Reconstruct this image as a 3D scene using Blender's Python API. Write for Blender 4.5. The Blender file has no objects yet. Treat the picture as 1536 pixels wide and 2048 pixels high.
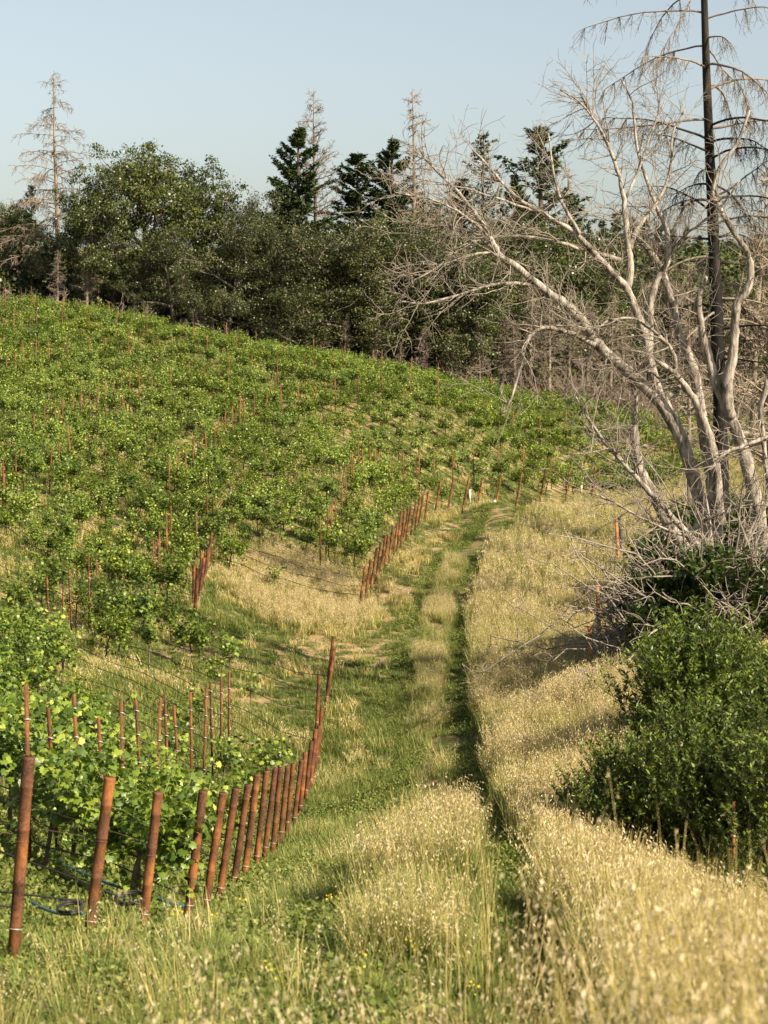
import bpy, math, random
import numpy as np
from mathutils import Vector

# ------------------------------------------------------------------ camera, world, sun
SC = bpy.context.scene
COL = SC.collection
F = 3982.0                      # focal length in photo pixels (70 mm on a 36 mm tall frame)
HOR = 640.0                     # photo row of the true horizon
PITCH = math.atan((1024 - HOR) / F)
cd = bpy.data.cameras.new('camera'); cam = bpy.data.objects.new('camera', cd); COL.objects.link(cam)
cd.sensor_fit = 'VERTICAL'; cd.sensor_height = 36; cd.lens = 70
cd.clip_start = 0.1; cd.clip_end = 6000
cam.location = (0, 0, 0); cam.rotation_euler = (math.pi / 2 - PITCH, 0, 0)
cd.dof.use_dof = True; cd.dof.focus_distance = 36; cd.dof.aperture_fstop = 5.0
SC.camera = cam
SUN_EL = math.radians(37); SUN_AZ = math.radians(52)     # azimuth measured from straight behind the camera towards its right
sdir = Vector((math.sin(SUN_AZ) * math.cos(SUN_EL), -math.cos(SUN_AZ) * math.cos(SUN_EL), math.sin(SUN_EL)))
w = bpy.data.worlds.new("World"); SC.world = w; w.use_nodes = True
nt = w.node_tree; sky = nt.nodes.new('ShaderNodeTexSky'); sky.sky_type = 'NISHITA'; sky.sun_disc = False
sky.sun_elevation = SUN_EL
sky.sun_rotation = math.atan2(sdir.x, sdir.y)
sky.air_density = 1.0; sky.dust_density = 2.3; sky.ozone_density = 1.0; sky.altitude = 300
bg = nt.nodes['Background']; hs = nt.nodes.new('ShaderNodeHueSaturation'); hs.inputs['Saturation'].default_value = .62; nt.links.new(sky.outputs[0], hs.inputs['Color'])
mx = nt.nodes.new('ShaderNodeMix'); mx.data_type = 'RGBA'; mx.blend_type = 'MULTIPLY'; mx.inputs[0].default_value = 1; mx.inputs[7].default_value = (1.0, 1.0, .965, 1); nt.links.new(hs.outputs[0], mx.inputs[6]); nt.links.new(mx.outputs[2], bg.inputs[0]); bg.inputs[1].default_value = 0.067
ld = bpy.data.lights.new('sun', 'SUN'); ld.energy = 5.0; ld.angle = math.radians(0.6); ld.color = (1, 0.88, 0.68)
lo = bpy.data.objects.new('sun', ld); COL.objects.link(lo)
lo.rotation_euler = (-sdir).to_track_quat('-Z', 'Y').to_euler(); lo.location = (20, -20, 30)
SC.view_settings.view_transform = 'Standard'; SC.view_settings.look = 'None'
SC.view_settings.exposure = 1.22; SC.view_settings.gamma = 1
SC.cycles.max_bounces = 6; SC.cycles.diffuse_bounces = 3; SC.cycles.transmission_bounces = 4

rs = np.random.RandomState(7); random.seed(7)
U_ = lambda a, b: random.uniform(a, b)
FW = np.array([0, math.cos(PITCH), -math.sin(PITCH)]); UP = np.array([0, math.sin(PITCH), math.cos(PITCH)])

def W(px, py, Y):
    d = FW + (px - 768) / F * np.array([1., 0, 0]) + (1024 - py) / F * UP
    return d * (Y / d[1])

def proj(P):
    P = np.asarray(P, float); z = P @ FW
    return 768 + F * P[..., 0] / z, 1024 - F * (P @ UP) / z, z

# ------------------------------------------------------------------ noise
def vnoise(x, y, s=0):
    x = np.asarray(x, float); y = np.asarray(y, float)
    xi = np.floor(x).astype(np.int64); yi = np.floor(y).astype(np.int64); fx = x - xi; fy = y - yi
    fx = fx * fx * (3 - 2 * fx); fy = fy * fy * (3 - 2 * fy)
    def h(a, b):
        n = (a * 374761393 + b * 668265263 + s * 1442695041) & 0xffffffff
        n = ((n ^ (n >> 13)) * 1274126177) & 0xffffffff
        return ((n ^ (n >> 16)) & 0xffff) / 65535.0
    return (h(xi, yi) * (1 - fx) + h(xi + 1, yi) * fx) * (1 - fy) + (h(xi, yi + 1) * (1 - fx) + h(xi + 1, yi + 1) * fx) * fy

def fbm(x, y, s=0):
    return (vnoise(x, y, s) * .5 + vnoise(x * 2.1, y * 2.1, s + 1) * .3 + vnoise(x * 4.3, y * 4.3, s + 2) * .2)

def sstep(a, b, x):
    t = np.clip((np.asarray(x, float) - a) / (b - a), 0, 1); return t * t * (3 - 2 * t)

# ------------------------------------------------------------------ post positions (top pixel, foot pixel, distance)
near_posts = [((59,1512),(25,1925)),((217,1549),(172,1900)),((320,1580),(280,1898)),((410,1585),(370,1872)),((443,1580),(405,1850)),
 ((470,1573),(435,1822)),((498,1565),(464,1796)),((516,1552),(486,1770)),((532,1545),(510,1750)),((549,1540),(526,1738)),
 ((563,1532),(543,1722)),((575,1530),(558,1700)),((588,1529),(572,1686)),((601,1518),(586,1658)),((612,1506),(599,1640)),
 ((622,1483),(610,1606)),((629,1476),(620,1592)),((635,1466),(626,1570)),((642,1445),(634,1548)),((640,1352),(633,1460)),
 ((667,1297),(650,1418)),((666,1272),(654,1386))]
near_Y = [13.5,15.3,16.9,18.5,20.2,21.9,23.6,25.3,27,28.5,30,31.5,33,34.5,36,37.5,39,40.5,42,44,46,48]
mid_posts = [((389,1131),(388,1216)),((393,1152),(390,1222)),((402,1122),(397,1190)),((405,1140),(398,1200)),((423,1067),(413,1145)),((417,1095),(408,1165))]
mid_Y = [57.5,56.5,60,59,64,62]
_g3 = [(235,645,200,880),(262,615,230,820),(290,548,258,775),(315,520,285,745),(335,495,305,690),(352,485,330,660),(375,448,350,635),
 (397,425,375,600),(415,365,395,580),(436,360,412,560),(452,350,425,545),(468,350,440,530),(490,320,465,510),(510,295,487,460),
 (530,278,505,445),(557,260,535,420),(615,225,583,412),(680,225,650,400),(757,215,727,390),(830,200,800,395),(925,192,895,370),
 (1030,180,1000,355),(1150,170,1122,345),(1278,168,1255,305),(1405,165,1390,300)]
far_posts = [((640 + a / 2.56, 880 + b / 2.56), (640 + c / 2.56, 880 + d / 2.56)) for a, b, c, d in _g3]
far_Y = [61.5 + 1.4 * i if i < 16 else 82.5 + 1.8 * (i - 15) for i in range(25)]

# ------------------------------------------------------------------ terrain
CP = []
for L, Ys in ((near_posts, near_Y), (mid_posts, mid_Y), (far_posts, far_Y)):
    for (t, b), Y in zip(L, Ys): CP.append(W(b[0], b[1], Y))
for px, py, Y in [(860,1540,38),(870,1400,47.5),(870,1300,54),(870,1200,64),(900,1100,73),(960,1045,84),(1060,1000,95),(1150,988,106),
 (1000,1480,40),(1100,1440,40),(1190,1420,39),(1190,1325,50),(1240,1150,70),(1330,1150,68),(1270,1010,93),(1180,1060,80),(1080,1150,66),(1050,1300,54),
 (1536,1280,46),(1536,1060,80),(1536,900,118),(1400,1800,24),(1536,1800,24),
 (75,1735,20.3),(0,1700,21),(0,1550,28),(0,1400,38),(0,1283,46.4),(305,1410,41.5),(150,1490,36),(0,1180,54),(0,1080,61),(240,1200,60),(200,1000,71),
 (480,1255,58),(560,1160,66),(640,1250,58),(740,1330,54),(600,1385,48.5),(480,1420,45),
 (20,950,72),(150,830,88),(215,740,105),(270,662,126),(0,800,90),(0,622,128),
 (400,940,80),(420,870,88),(470,780,105),(480,712,124),(715,960,78),(700,850,95),(690,745,121),(760,765,124),(975,980,86),(940,860,101),(880,785,122),
 (960,805,125),(1390,870,128),(1180,838,126),(1250,930,112),
 (0,625,138),(480,712,134),(1000,800,136),(1536,860,140),
 (0,640,180),(700,740,180),(1300,760,185),(1300,625,260),(1000,600,260),(600,690,260),(0,660,260),(1500,600,270),
 (1300,560,380),(900,600,380),(400,640,380),(0,650,380)]:
    CP.append(W(px, py, Y))
for p in [(0,0,-1.7),(2.5,0,-1.5),(-2.5,0,-2.1),(0,-12,-1.0),(14,-12,-.6),(-14,-12,-2),(1,5.5,-2.6),(-1,5.5,-2.95),(3,6,-2.55),(2,10,-4.0),(-2,10,-3.85),
 (0,10,-3.7),(7,10,-3.6),(-8,10,-3.2),(.5,16,-4.75),(3,16,-5.55),(8,16,-5.4),(.7,22,-5.95),(1.6,22,-6.0),(3,22,-6.85),(-12,20,-4.0),(14,24,-7.0),(14,45,-6.6),(20,70,-7.4),
 (-20,45,-4.5),(-30,70,-2.5),(-40,100,0),(-50,135,2.5),(30,100,-8),(45,140,-7),(80,180,-6),(100,260,6),(160,380,12),(-60,180,0),(-90,260,-4),(-130,380,0)]:
    CP.append(np.array(p, float))
for x, z in ((-1500,30),(-600,20),(0,8),(600,30),(1500,45)): CP.append(np.array([x, 1500, z])); CP.append(np.array([x * .5, 700, z * .6 - 4 if x > 0 else -6]))
for x in (-1500, 0, 1500): CP.append(np.array([x, -900, -3]))
CP = np.array(CP)
def warp(x, y):
    y = np.asarray(y, float); r = np.sqrt(y * y + 225.)
    return np.stack([np.asarray(x) / r * 3.2, np.arcsinh(y / 15.) * 1.6], -1)
_A = warp(CP[:, 0], CP[:, 1])
_sc = np.sqrt(CP[:, 1] ** 2 + 225.)          # heights are fitted as slopes seen from the camera
def tps(d2): return np.where(d2 > 1e-12, .5 * d2 * np.log(d2 + 1e-20), 0)
_n = len(CP); _K = tps(((_A[:, None] - _A[None]) ** 2).sum(-1)) + np.eye(_n) * 0.004
_P = np.c_[np.ones(_n), _A]; _M = np.zeros((_n + 3, _n + 3)); _M[:_n, :_n] = _K; _M[:_n, _n:] = _P; _M[_n:, :_n] = _P.T
_sol = np.linalg.solve(_M, np.r_[CP[:, 2] / _sc, 0, 0, 0])
TY = np.array([-50, 0, 8, 14, 22, 30, 38, 48, 56, 65, 75, 85, 100, 115, 140, 900.])
TX = np.array([-.9, -.7, -.12, .28, .52, .78, .95, 1.1, 1.35, 2.0, 3.2, 5.2, 9, 13, 20, 60.])
def trackx(y): return np.interp(y, TY, TX)
def zbase(x, y):
    x = np.asarray(x, float); y = np.asarray(y, float); sh = np.broadcast(x, y).shape
    x = np.broadcast_to(x, sh).ravel(); y = np.broadcast_to(y, sh).ravel(); out = np.empty(len(x))
    for i in range(0, len(x), 20000):
        q = warp(x[i:i+20000], y[i:i+20000]); d2 = ((q[:, None] - _A[None]) ** 2).sum(-1)
        out[i:i+20000] = (tps(d2) @ _sol[:_n] + _sol[_n] + q @ _sol[_n+1:]) * np.sqrt(y[i:i+20000] ** 2 + 225.)
    return out.reshape(sh)
def ground(x, y):
    x = np.asarray(x, float); y = np.asarray(y, float)
    z = zbase(x, y); s = x - trackx(y)
    rut = np.exp(-((np.abs(s + (fbm(x * .0 + 3, y * .35, 91) - .5) * .3) - .75) / .26) ** 2) * sstep(4, 9, y) * (1 - sstep(98, 112, y))
    rut = rut * np.where(s < 0, .45, 1.)
    z = z - rut * (.05 + .10 * vnoise(x * .2, y * .5, 4))
    z = z + (fbm(x * 1.2, y * 1.2, 3) - .5) * .13 * (1 + sstep(60, 200, y) * 2) + (vnoise(x * 6, y * 6, 9) - .5) * .04
    return z
def gz(x, y): return float(ground(np.array([x]), np.array([y]))[0])

# ------------------------------------------------------------------ materials
def mat(name, fn):
    m = bpy.data.materials.new(name); m.use_nodes = True; t = m.node_tree
    for n in list(t.nodes): t.nodes.remove(n)
    out = t.nodes.new('ShaderNodeOutputMaterial'); fn(t, out); return m
def N(t, k, **kw):
    n = t.nodes.new(k)
    for a, b in kw.items():
        if a == 'inp':
            for i, v in b.items(): n.inputs[i].default_value = v
        else: setattr(n, a, b)
    return n
def c4(c): return (c[0], c[1], c[2], 1)
def ramp(t, fac, stops):
    r = N(t, 'ShaderNodeValToRGB'); e = r.color_ramp.elements
    e[0].position = stops[0][0]; e[0].color = c4(stops[0][1]); e[1].position = stops[-1][0]; e[1].color = c4(stops[-1][1])
    for p, c in stops[1:-1]: q = e.new(p); q.color = c4(c)
    t.links.new(fac, r.inputs[0]); return r.outputs[0]
def noise(t, scale, detail=4, vec=None, rough=.6, space='Object'):
    n = N(t, 'ShaderNodeTexNoise', inp={'Scale': scale, 'Detail': detail, 'Roughness': rough})
    if vec is None:
        tc = N(t, 'ShaderNodeTexCoord'); vec = tc.outputs[space]
    t.links.new(vec, n.inputs['Vector']); return n.outputs[0]
def mixc(t, f, a, b, typ='MIX'):
    m = N(t, 'ShaderNodeMix', data_type='RGBA', blend_type=typ)
    for s, v in ((m.inputs[0], f), (m.inputs[6], a), (m.inputs[7], b)):
        if isinstance(v, (float, int)): s.default_value = v
        elif isinstance(v, tuple): s.default_value = c4(v)
        else: t.links.new(v, s)
    return m.outputs[2]
def math_(t, op, a, b=None):
    m = N(t, 'ShaderNodeMath', operation=op)
    for i, v in enumerate((a, b)):
        if v is None: continue
        if isinstance(v, (float, int)): m.inputs[i].default_value = v
        else: t.links.new(v, m.inputs[i])
    return m.outputs[0]

def leaf_mat(name, stops, trans=.35, rough=.5, spec=.35, inst=.35, tcol=None):
    """stops over a per-leaf random value, shifted per plant"""
    def fn(t, out):
        a = N(t, 'ShaderNodeAttribute', attribute_name='rnd'); oi = N(t, 'ShaderNodeObjectInfo')
        f = math_(t, 'ADD', math_(t, 'MULTIPLY', a.outputs['Fac'], 1 - inst), math_(t, 'MULTIPLY', oi.outputs['Random'], inst))
        col = ramp(t, f, stops)
        p = N(t, 'ShaderNodeBsdfPrincipled', inp={'Roughness': rough, 'Specular IOR Level': spec}); t.links.new(col, p.inputs['Base Color'])
        tr = N(t, 'ShaderNodeBsdfTranslucent')
        t.links.new(mixc(t, 1.0, col, tcol or (1.0, 1.0, .6), 'MULTIPLY'), tr.inputs[0])
        mx = N(t, 'ShaderNodeMixShader', inp={0: trans}); t.links.new(p.outputs[0], mx.inputs[1]); t.links.new(tr.outputs[0], mx.inputs[2])
        t.links.new(mx.outputs[0], out.inputs[0])
    return mat(name, fn)
def bark_mat(name, stops, scale=6, stretch=(1, 1, .25), bump=.4, rough=.85, spec=.2):
    def fn(t, out):
        tc = N(t, 'ShaderNodeTexCoord'); mp = N(t, 'ShaderNodeMapping'); mp.inputs['Scale'].default_value = stretch
        t.links.new(tc.outputs['Object'], mp.inputs[0])
        n1 = noise(t, scale, 6, mp.outputs[0], .7); col = ramp(t, n1, stops)
        p = N(t, 'ShaderNodeBsdfPrincipled', inp={'Roughness': rough, 'Specular IOR Level': spec}); t.links.new(col, p.inputs['Base Color'])
        b = N(t, 'ShaderNodeBump', inp={'Strength': bump, 'Distance': .03}); t.links.new(noise(t, scale * 3, 5, mp.outputs[0]), b.inputs['Height'])
        t.links.new(b.outputs[0], p.inputs['Normal']); t.links.new(p.outputs[0], out.inputs[0])
    return mat(name, fn)

def _ground(t, out):
    a = N(t, 'ShaderNodeAttribute', attribute_name='dry'); a2 = N(t, 'ShaderNodeAttribute', attribute_name='soil')
    n = noise(t, 2.2, 8); n2 = noise(t, 14, 6); n3 = noise(t, 70, 4)
    green = ramp(t, n2, [(.3, (.035, .05, .012)), (.7, (.10, .12, .03))])
    straw = ramp(t, n2, [(.3, (.14, .11, .045)), (.7, (.34, .26, .12))])
    soil = ramp(t, n2, [(.25, (.20, .125, .06)), (.55, (.36, .25, .13)), (.8, (.50, .37, .21))])
    f = math_(t, 'ADD', a.outputs['Fac'], math_(t, 'MULTIPLY', math_(t, 'SUBTRACT', n, .5), 1.6)); f = ramp(t, f, [(.35, (0, 0, 0)), (.65, (1, 1, 1))])
    g = ramp(t, math_(t, 'ADD', a2.outputs['Fac'], math_(t, 'MULTIPLY', math_(t, 'SUBTRACT', n, .5), 1.5)), [(.4, (0, 0, 0)), (.6, (1, 1, 1))])
    col = mixc(t, g, mixc(t, f, green, straw), soil)
    p = N(t, 'ShaderNodeBsdfPrincipled', inp={'Roughness': .95, 'Specular IOR Level': .1}); t.links.new(col, p.inputs['Base Color'])
    b = N(t, 'ShaderNodeBump', inp={'Strength': .8, 'Distance': .04}); t.links.new(n3, b.inputs['Height']); t.links.new(b.outputs[0], p.inputs['Normal'])
    t.links.new(p.outputs[0], out.inputs[0])
M_ground = mat('ground', _ground)

def _rust(t, out):
    oi = N(t, 'ShaderNodeObjectInfo'); tc = N(t, 'ShaderNodeTexCoord')
    va = N(t, 'ShaderNodeVectorMath', operation='ADD'); t.links.new(tc.outputs['Object'], va.inputs[0])
    cb = N(t, 'ShaderNodeCombineXYZ'); t.links.new(math_(t, 'MULTIPLY', oi.outputs['Random'], 37.), cb.inputs[2]); t.links.new(cb.outputs[0], va.inputs[1])
    mp = N(t, 'ShaderNodeMapping'); mp.inputs['Scale'].default_value = (1.0, 1.0, .55); t.links.new(va.outputs[0], mp.inputs[0])
    n = noise(t, 4.5, 6, mp.outputs[0], .62); n2 = noise(t, 60, 4, va.outputs[0]); 
    col = ramp(t, n, [(.34, (.022, .010, .007)), (.46, (.070, .027, .013)), (.55, (.17, .060, .018)), (.65, (.36, .13, .028))])
    col = mixc(t, .35, col, ramp(t, n2, [(.35, (.035, .016, .010)), (.65, (.26, .11, .045))]))
    p = N(t, 'ShaderNodeBsdfPrincipled', inp={'Roughness': .75, 'Specular IOR Level': .3, 'Metallic': .1}); t.links.new(col, p.inputs['Base Color'])
    b = N(t, 'ShaderNodeBump', inp={'Strength': .5, 'Distance': .004}); t.links.new(n2, b.inputs['Height']); t.links.new(b.outputs[0], p.inputs['Normal'])
    t.links.new(p.outputs[0], out.inputs[0])
M_rust = mat('rusty_steel', _rust)
def plain(name, c, rough=.6, metal=0, var=.25, spec=.4):
    def fn(t, out):
        n = noise(t, 30, 4)
        col = ramp(t, n, [(.3, tuple(v * (1 - var) for v in c)), (.7, tuple(min(1, v * (1 + var)) for v in c))])
        p = N(t, 'ShaderNodeBsdfPrincipled', inp={'Roughness': rough, 'Metallic': metal, 'Specular IOR Level': spec}); t.links.new(col, p.inputs['Base Color'])
        t.links.new(p.outputs[0], out.inputs[0])
    return mat(name, fn)
def _orust(t, out):
    n = noise(t, 9, 6); col = ramp(t, n, [(.35, (.16, .05, .016)), (.5, (.42, .14, .035)), (.7, (.58, .22, .06))])
    p = N(t, 'ShaderNodeBsdfPrincipled', inp={'Roughness': .7, 'Specular IOR Level': .3}); t.links.new(col, p.inputs['Base Color']); t.links.new(p.outputs[0], out.inputs[0])
M_orust = mat('orange_rust', _orust)
M_rod = plain('galvanised_wire', (.55, .52, .47), .45, .5)
M_darksteel = plain('dark_steel', (.03, .022, .018), .7, .2)
M_hose = plain('drip_hose', (.025, .022, .02), .5)
M_blue = plain('blue_hose', (.028, .085, .11), .4)
M_tie = plain('green_tie', (.03, .30, .22), .6)
M_tube = plain('grow_tube', (.72, .62, .48), .6)
M_wire = plain('trellis_wire', (.16, .10, .07), .6, .3)
M_mesh = plain('fence_mesh', (.35, .34, .32), .5, .4)
M_vinewood = bark_mat('vine_wood', [(.3, (.06, .04, .028)), (.7, (.20, .14, .09))], 20)
M_vine = leaf_mat('vine_leaf', [(0, (.035, .070, .010)), (.45, (.108, .165, .017)), (.8, (.245, .305, .038)), (1, (.42, .42, .09))], .26, .42, .45, .25, (1.1, 1.1, .45))
M_shoot = plain('green_shoot', (.16, .22, .05), .6)
M_gshort = leaf_mat('grass_green', [(0, (.045, .072, .014)), (.5, (.135, .175, .036)), (1, (.34, .33, .10))], .35, .6, .2, .5)
M_gmid = leaf_mat('grass_yellow_green', [(0, (.08, .12, .024)), (.5, (.20, .24, .06)), (1, (.44, .40, .16))], .35, .6, .2, .5)
M_straw = leaf_mat('dry_grass', [(0, (.15, .16, .035)), (.4, (.37, .31, .09)), (.75, (.60, .48, .19)), (1, (.76, .63, .34))], .3, .6, .25, .4, (1, .95, .7))
M_oat = leaf_mat('oat_spikelet', [(0, (.44, .35, .17)), (.5, (.66, .54, .33)), (1, (.82, .72, .52))], .35, .6, .3, .4, (1, .95, .75))
M_oak = leaf_mat('oak_leaf', [(0, (.015, .023, .007)), (.5, (.040, .049, .012)), (.85, (.095, .10, .024)), (1, (.22, .195, .065))], .12, .45, .45, .2)
M_madrone = leaf_mat('broad_leaf', [(0, (.018, .032, .008)), (.5, (.052, .073, .014)), (.9, (.13, .14, .03)), (1, (.26, .24, .07))], .2, .4, .5, .2)
M_fir = leaf_mat('fir_needles', [(0, (.018, .034, .012)), (.5, (.045, .072, .022)), (1, (.10, .125, .035))], .12, .6, .2, .2)
M_airy = leaf_mat('airy_needles', [(0, (.04, .055, .022)), (.5, (.08, .10, .035)), (1, (.15, .16, .06))], .15, .6, .2, .2)
M_far = leaf_mat('hill_foliage', [(0, (.03, .045, .014)), (.6, (.08, .10, .03)), (1, (.17, .17, .06))], .12, .6, .2, .5)
M_willow = leaf_mat('shrub_leaf', [(0, (.022, .045, .006)), (.45, (.068, .112, .013)), (.85, (.18, .225, .028)), (1, (.38, .40, .09))], .2, .45, .4, .12, (1.1, 1.1, .4))
M_bramble = leaf_mat('bramble_leaf', [(0, (.018, .038, .009)), (.6, (.048, .082, .016)), (1, (.14, .17, .035))], .3, .4, .45, .15)
M_purple = leaf_mat('purple_petal', [(0, (.16, .12, .28)), (1, (.36, .28, .50))], .3, .6, .2, .2, (1, .9, 1))
M_yellow = leaf_mat('yellow_petal', [(0, (.70, .50, .04)), (1, (.8, .62, .08))], .3, .6, .2, .2)
M_dead = bark_mat('dead_wood', [(.34, (.045, .037, .03)), (.44, (.15, .125, .10)), (.54, (.29, .25, .21)), (.72, (.46, .41, .35))], 7, (1, 1, .25), 1.0)
M_deadtwig = bark_mat('dead_twig', [(.3, (.13, .10, .07)), (.7, (.38, .30, .225))], 5)
M_paletwig = bark_mat('pale_twig', [(.3, (.11, .09, .07)), (.7, (.34, .285, .23))], 5)
M_greybark = bark_mat('grey_bark', [(.3, (.05, .04, .032)), (.6, (.17, .14, .11)), (.8, (.30, .25, .20))], 5)
M_brown = bark_mat('fir_bark', [(.3, (.035, .025, .018)), (.7, (.12, .085, .06))], 6)
M_snag = bark_mat('snag_wood', [(.3, (.10, .075, .055)), (.7, (.30, .24, .18))], 5)
M_char = bark_mat('charred_bark', [(.35, (.004, .004, .004)), (.6, (.012, .010, .008)), (.8, (.05, .035, .024))], 4, (1, 1, .3), .8, .8)
M_charup = bark_mat('half_burnt_bark', [(.35, (.010, .008, .007)), (.6, (.036, .027, .02)), (.8, (.14, .10, .07))], 4, (1, 1, .3), .8)

# ------------------------------------------------------------------ mesh helpers
class MB:
    def __init__(s): s.V = []; s.F = {3: [], 4: []}; s.n = 0; s.R = []; s.MI = {3: [], 4: []}
    def add(s, V, quads=None, tris=None, rnd=None, mi=0):
        V = np.asarray(V, np.float32).reshape(-1, 3)
        for k, f in ((4, quads), (3, tris)):
            if f is not None and len(f):
                f = np.asarray(f, np.int64).reshape(-1, k); s.F[k].append(f + s.n); s.MI[k].append(np.full(len(f), mi, np.int32))
        s.V.append(V); s.n += len(V); s.R.append(np.zeros(len(V), np.float32) if rnd is None else np.asarray(rnd, np.float32))
    def mesh(s, name, mats, smooth=False):
        me = bpy.data.meshes.new(name); V = np.concatenate(s.V)
        fs = [(k, np.concatenate(s.F[k]), np.concatenate(s.MI[k])) for k in (3, 4) if s.F[k]]
        me.vertices.add(len(V)); me.vertices.foreach_set('co', V.ravel())
        loops = np.concatenate([f.ravel() for _, f, _ in fs]); sizes = np.concatenate([np.full(len(f), k) for k, f, _ in fs])
        me.loops.add(len(loops)); me.loops.foreach_set('vertex_index', loops.astype(np.int32))
        me.polygons.add(len(sizes)); st = np.zeros(len(sizes), np.int32); st[1:] = np.cumsum(sizes)[:-1]
        me.polygons.foreach_set('loop_start', st)
        me.polygons.foreach_set('material_index', np.concatenate([m for _, _, m in fs]))
        if smooth: me.polygons.foreach_set('use_smooth', np.ones(len(sizes), bool))
        a = me.attributes.new('rnd', 'FLOAT', 'POINT'); a.data.foreach_set('value', np.concatenate(s.R))
        me.update(calc_edges=True)
        for m in (mats if isinstance(mats, (list, tuple)) else [mats]): me.materials.append(m)
        return me
def link(name, data, loc=(0, 0, 0), rotz=0, parent=None, label=None, cat=None, group=None, kind=None):
    o = bpy.data.objects.new(name, data); COL.objects.link(o); o.location = loc; o.rotation_euler = (0, 0, rotz)
    if parent is not None: o.parent = parent
    for k, v in (('label', label), ('category', cat), ('group', group), ('kind', kind)):
        if v: o[k] = v
    return o

def tube(mb, pts, rad, sides=5, mi=0, cap=True, rnd=None):
    pts = np.asarray(pts, float); n = len(pts); rad = np.broadcast_to(np.asarray(rad, float), (n,))
    T = np.gradient(pts, axis=0); T /= np.linalg.norm(T, axis=1)[:, None] + 1e-9
    ref = np.array([0, 0, 1.]) if abs(T[0][2]) < .8 else np.array([1., 0, 0])
    A = np.cross(T, ref); A /= np.linalg.norm(A, axis=1)[:, None] + 1e-9; B = np.cross(T, A)
    th = np.linspace(0, 2 * math.pi, sides, endpoint=False)
    V = pts[:, None] + rad[:, None, None] * (np.cos(th)[None, :, None] * A[:, None] + np.sin(th)[None, :, None] * B[:, None])
    i = np.arange(n - 1)[:, None] * sides; j = np.arange(sides)[None]; j2 = (j + 1) % sides
    q = np.stack([i + j, i + j2, i + sides + j2, i + sides + j], -1).reshape(-1, 4)
    V = V.reshape(-1, 3); tr = None
    if cap:
        V = np.r_[V, pts[:1], pts[-1:]]; k = n * sides; jj = np.arange(sides)
        tr = np.r_[np.c_[np.full(sides, k), (jj + 1) % sides, jj], np.c_[np.full(sides, k + 1), (n-1) * sides + jj, (n-1) * sides + (jj + 1) % sides]]
    mb.add(V, q, tr, None if rnd is None else np.full(len(V), rnd), mi)

def norm(v): return v / (np.linalg.norm(v, axis=-1, keepdims=True) + 1e-9)
def frames(axis, nrm):
    y = norm(axis); z = norm(nrm - (nrm * y).sum(-1, keepdims=True) * y); x = np.cross(y, z); return np.stack([x, y, z], -1)
def scatter(mb, T, tris, quads, P, R, S, rnd=None, mi=0):
    n = len(P); k = len(T); S = np.asarray(S, float).reshape(n, 1, -1) if np.ndim(S) else S
    V = np.einsum('nij,nkj->nki', R, T[None] * S) + P[:, None]
    off = (np.arange(n) * k)[:, None, None]
    mb.add(V.reshape(-1, 3), None if quads is None else (np.asarray(quads)[None] + off).reshape(-1, 4),
           None if tris is None else (np.asarray(tris)[None] + off).reshape(-1, 3), np.repeat(rs.rand(n) if rnd is None else rnd, k), mi)
DIAM = np.array([(0, 0, 0), (.5, .45, .08), (0, 1, 0), (-.5, .45, .08)]); DQ = [(0, 1, 2, 3)]
LANCE = np.array([(0, 0, 0), (.13, .4, .04), (0, 1, -.06), (-.13, .4, .04)])
_ga = np.radians([-90, -60, -38, -10, 14, 40, 62, 90, 118, 140, 166, 190, 218, 240]); _gr = [.18, .52, .42, .60, .46, .62, .50, .68, .50, .62, .46, .60, .42, .52]
GRAPE = np.array([(0, .45, .05)] + [(r * math.cos(a), .45 + r * math.sin(a), -.10 * (r > .5)) for a, r in zip(_ga, _gr)])
GT = [(0, i + 1, (i + 1) % 14 + 1) for i in range(14)]
def rdir(n): return norm(rs.randn(n, 3))

def walk(p, d, L, n, wig=.15, bend=(0, 0, 0)):
    pts = [np.array(p, float)]; d = norm(np.array(d, float)); st = L / n; b = np.array(bend, float)
    for i in range(n):
        d = norm(d + rs.randn(3) * wig + b / n); pts.append(pts[-1] + d * st)
    return np.array(pts)

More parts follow.
